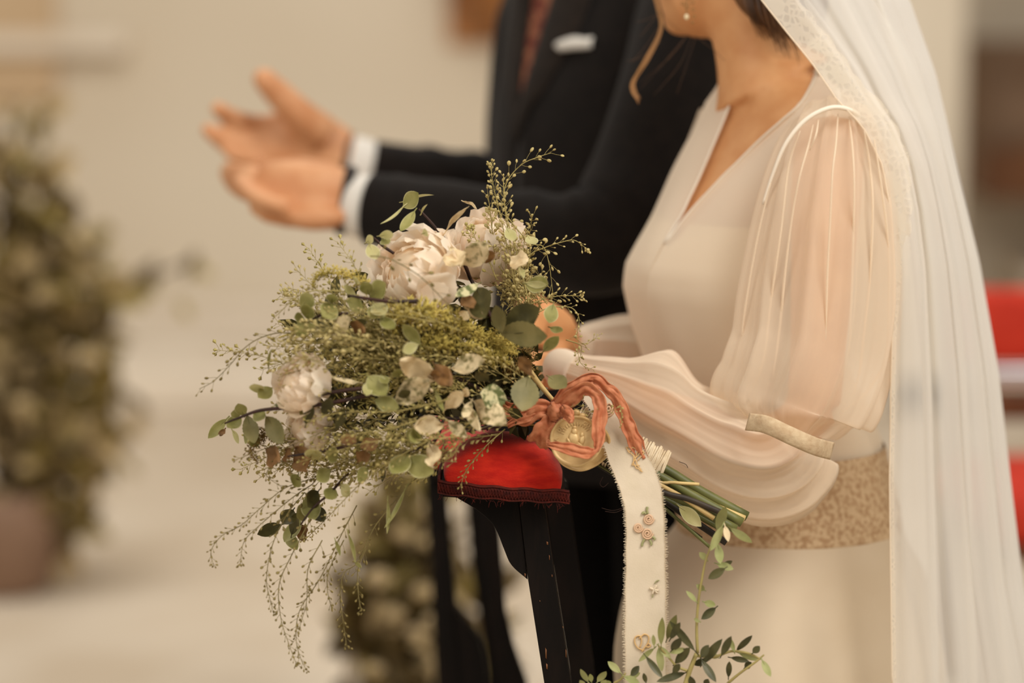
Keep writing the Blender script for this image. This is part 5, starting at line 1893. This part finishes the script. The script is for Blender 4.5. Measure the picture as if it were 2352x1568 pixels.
# left wings
rb([(1274, 948, 2.522, 24, 0), (1240, 938, 2.518, 34, .3), (1205, 955, 2.520, 36, .2), (1178, 945, 2.525, 30, .3), (1155, 930, 2.53, 18, .3)], 2.5, 6, 3)
rb([(1270, 955, 2.522, 22, 0), (1235, 948, 2.520, 24, .1), (1200, 960, 2.518, 22, .4), (1165, 978, 2.52, 10, .3)], 2.0, 5, 4)
rb([(1276, 952, 2.520, 26, 0), (1262, 975, 2.515, 38, .2), (1245, 1000, 2.516, 42, 0), (1232, 1020, 2.525, 40, 0)], 1.5, 6, 5)
rb([(1292, 934, 2.512, 14, 0), (1300, 946, 2.500, 24, .3), (1308, 960, 2.496, 20, .2), (1310, 972, 2.495, 5, 0)], 1.0, 6, 6, tail=True)
kb = MB()
kb.add(*ellipsoid(P(1275, 946, 2.515), (RIGHT * 17 * K(), FWD * 15 * K(), UP * 21 * K()), 14, 10))
kn2 = kb.obj('knot', M['rust'], rr)
for vtx in kn2.data.vertices:
    vtx.co += noise.noise_vector(vtx.co * 330) * 0.0042
cb = MB()
for cx, cy in ((1258, 1018), (1259, 1014)):
    cb.add(*tube([P(cx + 4 * math.cos(a), cy + 4 * math.sin(a), 2.494 + .0004 * a) for a in [k * PI / 6 for k in range(13)]], 0.0005, 4))
cb.obj('curled_end', M['rust'], rr)

# medals hanging under the knot
def medal_frame(cx, cy, d, R, tiltx, tilty):
    nrm = (-FWD + RIGHT * tiltx + UP * tilty).normalized()
    e1 = (RIGHT - nrm * RIGHT.dot(nrm)).normalized()
    e2 = nrm.cross(e1)
    return P(cx, cy, d), e1, e2, nrm, R * K(d)


def medal(cx, cy, d, R, tiltx, tilty, label, relief):
    c, e1, e2, nn, r = medal_frame(cx, cy, d, R, tiltx, tilty)
    t = thing('medal', c, label, 'medal')
    n = 64
    rings = []
    for rad, h_ in ((0.0, -.10), (.96, -.10), (1.0, -.07), (1.0, .05), (.98, .09), (.94, .10), (.90, .075), (.88, .04), (.86, .03), (.5, .035), (.02, .035)):
        rings.append([c + (e1 * math.cos(2 * PI * k / n) + e2 * math.sin(2 * PI * k / n) * .97) * (r * rad * (1 + .014 * math.sin(3 * 2 * PI * k / n + 1) + .008 * math.sin(7 * 2 * PI * k / n))) + nn * (r * h_) for k in range(n)])
    mk('disc', *loft(rings), M['gold'], t)
    if relief:
        fg = MB()

        def el(x, y, a, b, rot, h_):
            u = e1 * math.cos(rot) + e2 * math.sin(rot)
            w = -e1 * math.sin(rot) + e2 * math.cos(rot)
            fg.add(*ellipsoid(c + (e1 * x + e2 * y) * r + nn * r * .035, (u * a * r, w * b * r, nn * h_ * r), 14, 8))
        # a robed figure holding a child, in worn low relief
        for a in ((-.05, .30, .10, .12, 0, .09), (-.08, .05, .17, .24, .15, .09), (.20, .20, .07, .09, 0, .08), (.20, .02, .09, .16, -.2, .08), (-.22, -.02, .06, .14, .6, .07), (.02, -.18, .22, .10, .1, .07),
                  (-.12, -.22, .10, .06, .5, .06), (.14, -.26, .09, .05, -.4, .06), (.0, -.38, .20, .06, 0, .05), (-.05, .44, .07, .05, 0, .07), (.12, -.12, .05, .12, .9, .06)):
            el(a[0] * 1.15, a[1] * 1.15, a[2] * 1.2, a[3] * 1.2, a[4], a[5])
        fg.obj('relief', M['gold'], t)
        ry = MB()
        for k in range(13):
            a = math.radians(30 + 135 * k / 12)
            p = c + (e1 * (math.cos(a) * .46) + e2 * (.16 + math.sin(a) * .42)) * r + nn * r * .045
            q = c + (e1 * (math.cos(a) * .60) + e2 * (.16 + math.sin(a) * .56)) * r + nn * r * .045
            ry.add(*tube([p, q], [.022 * r, .010 * r], 5))
        ry.obj('sun_ray', M['gold'], t, kind='stuff')
        # raised letters round the rim
        for txt, a0 in (('I', 200), ('Z', 188), ('A', 176), ('D', 147), ('E', 136), ('C', 62), ('U', 50)):
            cu = bpy.data.curves.new('letter', 'FONT')
            cu.body = txt
            cu.size = r * .20
            cu.extrude = r * .02
            cu.bevel_depth = r * .006
            cu.align_x = 'CENTER'
            cu.align_y = 'CENTER'
            to = bpy.data.objects.new('letter', cu)
            COL.objects.link(to)
            a = math.radians(a0)
            up = e1 * math.cos(a) + e2 * math.sin(a)
            rt = -(-e1 * math.sin(a) + e2 * math.cos(a))
            m3 = Matrix((rt, up, nn)).transposed()
            m4 = m3.to_4x4()
            m4.translation = c + up * (r * .73) + nn * r * .04
            to.matrix_world = m4
            dg = bpy.context.evaluated_depsgraph_get()
            me = bpy.data.meshes.new_from_object(to.evaluated_get(dg))
            me.transform(m4)
            me.materials.clear()
            me.materials.append(M['gold'])
            bpy.data.objects.remove(to)
            lo = bpy.data.objects.new('letter', me)
            link(lo, t)
    # suspension bead at the top
    bd = MB()
    bd.add(*ellipsoid(c + e2 * r * 1.06, (e1 * r * .16, nn * r * .10, e2 * r * .12), 12, 8))
    bd.obj('bail', M['gold'], t)
    return t


medal(1323, 1012, 2.508, 61, -.10, .05, 'round gold medal with a relief figure and raised letters, under the rust bow', True)
medal(1336, 1021, 2.522, 66, .12, -.35, 'second gold medal, mostly hidden behind the lettered one', False)

# embroidered ivory ribbon hanging from the binding
ir = thing('embroidered_ribbon', P(1400, 985, 2.535), 'long frayed ivory ribbon embroidered with small flowers, hanging beside the kneeler', 'ribbon')
RIB = [(1352, 880, 2.56, 62, 0), (1392, 930, 2.535, 74, 0), (1412, 985, 2.525, 72, .1), (1440, 1050, 2.515, 84, .1), (1468, 1110, 2.510, 92, 0), (1481, 1180, 2.508, 88, 0), (1483, 1280, 2.508, 90, 0), (1483, 1400, 2.508, 94, 0), (1484, 1568, 2.508, 96, 0), (1486, 1800, 2.51, 98, 0), (1488, 2000, 2.51, 98, 0)]
RQ = spline(RIB, 12)
v, f = ribbon(RIB, .5, 3, 9, n=15, steps=12, crumple=.25)
io = mk('band', v, f, M['ivory'], ir)
NRW = 15


def rib_pt(y, u, lift=.0012):
    """a point on the ribbon: photo row y, u across -0.5..0.5"""
    best = min(range(len(RQ)), key=lambda i: abs(RQ[i][1] - y))
    j = (u + .5) * (NRW - 1)
    j0 = min(NRW - 2, max(0, int(j)))
    t = j - j0
    i0 = min(best, len(RQ) - 2)
    if RQ[best][1] > y and best > 0:
        i0 = best - 1
    ty = (y - RQ[i0][1]) / max(1e-6, RQ[i0 + 1][1] - RQ[i0][1])

    def g(i):
        return Vector(v[i * NRW + j0]).lerp(Vector(v[i * NRW + j0 + 1]), t)
    return g(i0).lerp(g(i0 + 1), ty) - FWD * lift


SGN = 1 if (Vector(v[60 * NRW + NRW - 1]) - Vector(v[60 * NRW])).dot(RIGHT) > 0 else -1


def rxy(x, y):
    """a point on the ribbon from its photo place"""
    i = min(range(len(RQ)), key=lambda i: abs(RQ[i][1] - y))
    return rib_pt(y, SGN * (x - RQ[i][0]) / RQ[i][3])


fr = MB()
for s in (-.5, .5):
    y = 900.0
    while y < 1990:
        p = rib_pt(y, s, .0004)
        q = rib_pt(y, 0, .0004)
        o = (p - q).normalized()
        L = rg.uniform(2.5, 7.5) * K()
        e = p + o * L + UP * rg.uniform(-.5, .8) * L - FWD * rg.uniform(-.3, .3) * L
        fr.add(*tube([p - o * .0006, (p + e) / 2 + UP * .0002, e], [.00035, .0003, .00018], 3, cap=False))
        y += rg.uniform(1.5, 3.2)
fr.obj('frayed_edge', M['fray'], ir, kind='stuff')


def stitch(name, lines, m, r=.0009):
    mb = MB()
    for ln in lines:
        mb.add(*tube([rxy(a, b) for a, b in spline(ln, 5)], r, 5))
    return mb.obj(name, M[m], ir)


def rosette(cx, cy, R_):
    ln = []
    for k in range(26):
        a = k * .62
        ln.append((cx + R_ * (1 - k / 28) * math.cos(a), cy + R_ * (1 - k / 28) * math.sin(a)))
    stitch('embroidered_rose', [ln], 'thread_rose', .0011)


for cx, cy, R_ in ((1490, 1192, 12), (1466, 1211, 11), (1487, 1225, 13), (1397, 940, 15)):
    rosette(cx, cy, R_)
stitch('embroidered_leaf', [[(1488, 1180), (1486, 1172), (1487, 1164)], [(1484, 1180), (1478, 1176), (1475, 1180)], [(1498, 1232), (1504, 1236), (1502, 1240)], [(1480, 1238), (1476, 1246), (1474, 1254)], [(1492, 1240), (1496, 1248), (1494, 1252)]], 'thread_green', .0013)
stitch('embroidered_swirl', [[(1438, 1030), (1452, 1034), (1447, 1040), (1438, 1030)], [(1440, 1036), (1456, 1052), (1466, 1074), (1476, 1090), (1474, 1086)], [(1452, 1034), (1466, 1046), (1458, 1062), (1452, 1068), (1470, 1076)], [(1460, 1060), (1478, 1052), (1482, 1058), (1466, 1066)], [(1456, 1052), (1458, 1072), (1474, 1088)]], 'thread_gold', .0006)
stitch('embroidered_swirl', [[(1480, 1493), (1466, 1488), (1458, 1475), (1460, 1462), (1470, 1460), (1474, 1472), (1470, 1486)], [(1468, 1466), (1480, 1456), (1490, 1462), (1488, 1476), (1478, 1490), (1474, 1496)], [(1488, 1476), (1494, 1482), (1490, 1486), (1482, 1484)]], 'thread_gold', .0008)
stitch('embroidered_daisy', [[(1502, 1354), (1492, 1350)], [(1502, 1354), (1512, 1356)], [(1502, 1354), (1498, 1364)], [(1502, 1354), (1508, 1344)], [(1502, 1354), (1510, 1362)]], 'fray', .0012)
stitch('embroidered_leaf', [[(1503, 1340), (1508, 1334), (1514, 1332)], [(1500, 1366), (1498, 1372)]], 'thread_green', .0006)

# fine green vine lying on the ribbon, part of the bouquet
sprig([(1310, 935, 2.512), (1330, 925, 2.51), (1350, 895, 2.51), (1358, 880, 2.512)], 91, False, gap=11, ped=10, size=8, pm='pod_green', r=.9)
sprig([(1318, 938, 2.505), (1350, 945, 2.503), (1390, 945, 2.503), (1420, 936, 2.50)], 92, False, gap=12, ped=11, size=8, pm='pod_green', r=.9)
sprig([(1424, 930, 2.50), (1428, 955, 2.50), (1426, 980, 2.50)], 93, False, gap=8, ped=4, size=7, pm='pod_green', r=1.1)
sprig([(1320, 775, 2.60), (1345, 790, 2.61), (1375, 770, 2.62)], 94, False, gap=10, ped=11, size=8, pm='pod_green', r=.9)
sprig([(1325, 800, 2.60), (1335, 835, 2.58), (1365, 850, 2.58)], 95, False, gap=12, ped=11, size=8, pm='pod_green', r=.9)

# ------------------------------------------------------------------ olive branch rising in front of the skirt
og = P(1560, 3190, 2.49)
ol = thing('olive_branch', (og.x, og.y, 0.0), 'slender olive branch with narrow green leaves rising before the skirt', 'branch')
ST = [([(1600, 1500), (1578, 1560), (1560, 1640), (1550, 1800), (1556, 2200), (1560, 2700), (1560, 3185)], [5, 6, 7, 8, 9, 10, 11]),
      ([(1602, 1500), (1600, 1440), (1604, 1380), (1612, 1330), (1620, 1290), (1632, 1255)], [4, 3.5, 3.2, 3, 2.6, 2]),
      ([(1602, 1505), (1640, 1508), (1680, 1495), (1720, 1500), (1745, 1512)], [4, 3.5, 3, 2.6, 2]),
      ([(1672, 1568), (1700, 1545), (1735, 1520), (1755, 1503)], [3.5, 3, 2.6, 1.8]),
      ([(1578, 1540), (1555, 1530), (1535, 1508), (1512, 1482)], [3.5, 3, 2.6, 2]),
      ([(1672, 1568), (1640, 1640), (1590, 1720), (1552, 1800)], [3.5, 4.5, 5.5, 6]),
      ([(1410, 1568), (1425, 1560), (1437, 1545)], [3, 2.6, 2]), ([(1410, 1568), (1450, 1680), (1552, 1850)], [3, 4.5, 5]),
      ([(1352, 1568), (1360, 1640), (1450, 1760), (1552, 1900)], [3, 4, 5, 5])]
for pts, r in ST:
    mk('stem', *pxtube(at(pts, 2.49), r, 7, 6), M['sprig'], ol)
c8 = crop(1300, 1150, .2665)
OL = [((1375, 45), (1300, 250), 85, 'o', 1), ((1350, 215), (1240, 430), 80, 'p'), ((1370, 215), (1400, 350), 55, 'w'), ((1420, 235), (1605, 370), 75, 'o'), ((1310, 370), (1330, 550), 75, 'p'), ((1215, 510), (1150, 440), 55, 'p'),
      ((1300, 540), (1445, 590), 65, 'p'), ((1370, 580), (1225, 670), 75, 'd'), ((1340, 570), (1430, 515), 50, 'd'), ((1195, 770), (1125, 720), 55, 'p'), ((1125, 870), (1035, 775), 45, 'p'), ((1190, 870), (1290, 900), 60, 'p'),
      ((1290, 920), (1165, 1020), 70, 'd'), ((1155, 1040), (1095, 1015), 35, 'p'), ((820, 1240), (820, 1000), 65, 'o'), ((870, 1190), (955, 980), 75, 'o'), ((900, 1190), (990, 1040), 60, 'd'), ((1110, 1290), (890, 1030), 65, 'd'),
      ((910, 1290), (990, 1175), 75, 'd'), ((900, 1310), (1030, 1270), 50, 'p'), ((760, 1270), (615, 1380), 55, 'p'), ((800, 1260), (830, 1470), 70, 'p'), ((800, 1250), (905, 1360), 50, 'p'), ((690, 1340), (830, 1530), 60, 'd'),
      ((940, 1400), (1075, 1260), 80, 'd'), ((920, 1480), (990, 1400), 60, 'd'), ((1165, 1350), (1230, 1240), 70, 'd'), ((1180, 1400), (1345, 1190), 75, 'd'), ((1310, 1350), (1235, 1315), 50, 'p'), ((1340, 1330), (1430, 1160), 65, 'd'),
      ((1470, 1290), (1605, 1150), 60, 'd'), ((1450, 1300), (1415, 1180), 40, 'p'), ((1420, 1350), (1580, 1380), 50, 'd'), ((1490, 1310), (1680, 1370), 60, 'p'), ((1610, 1310), (1670, 1250), 60, 'd'), ((1690, 1370), (1765, 1520), 60, 'p'),
      ((1400, 1520), (1410, 1370), 50, 'd'), ((1170, 1370), (1290, 1568), 70, 'd'), ((1030, 1480), (780, 1560), 65, 'd'), ((760, 1250), (750, 1150), 35, 'p'), ((1100, 1410), (1220, 1370), 60, 'd'), ((1540, 1440), (1600, 1390), 60, 'd'),
      ((690, 1568), (670, 1480), 40, 'd'), ((560, 1510), (630, 1420), 60, 'd'), ((540, 1520), (640, 1480), 50, 'p'), ((470, 1480), (360, 1385), 60, 'p'), ((500, 1510), (640, 1575), 60, 'p'), ((190, 1560), (125, 1445), 50, 'p'),
      ((220, 1560), (205, 1490), 45, 'o'), ((270, 1560), (345, 1460), 65, 'p'), ((330, 1580), (395, 1555), 45, 'p'), ((1100, 1600), (1070, 1510), 60, 'd'), ((1200, 1600), (1230, 1530), 60, 'd'), ((160, 1590), (120, 1540), 45, 'p'), ((300, 1590), (350, 1540), 45, 'p')]
for it in OL:
    b, t, w, kd = it[0], it[1], it[2], it[3]
    if len(it) > 4:
        b, t = t, b
    mb = MB()
    leaf_mesh(mb, c8(b), c8(t), w * .2665 * 1.05, RL.uniform(-.5, .5), RL.uniform(-.1, .3), .2, dep=2.485 + RL.uniform(-.01, .012), db=.004, dt=RL.uniform(-.01, .008), shape=.5)
    mb.obj('leaf', M[{'o': 'leaf_olive', 'p': 'leaf_olive_pale', 'w': 'leaf_cream', 'd': 'leaf_olive_dark'}[kd]], ol)
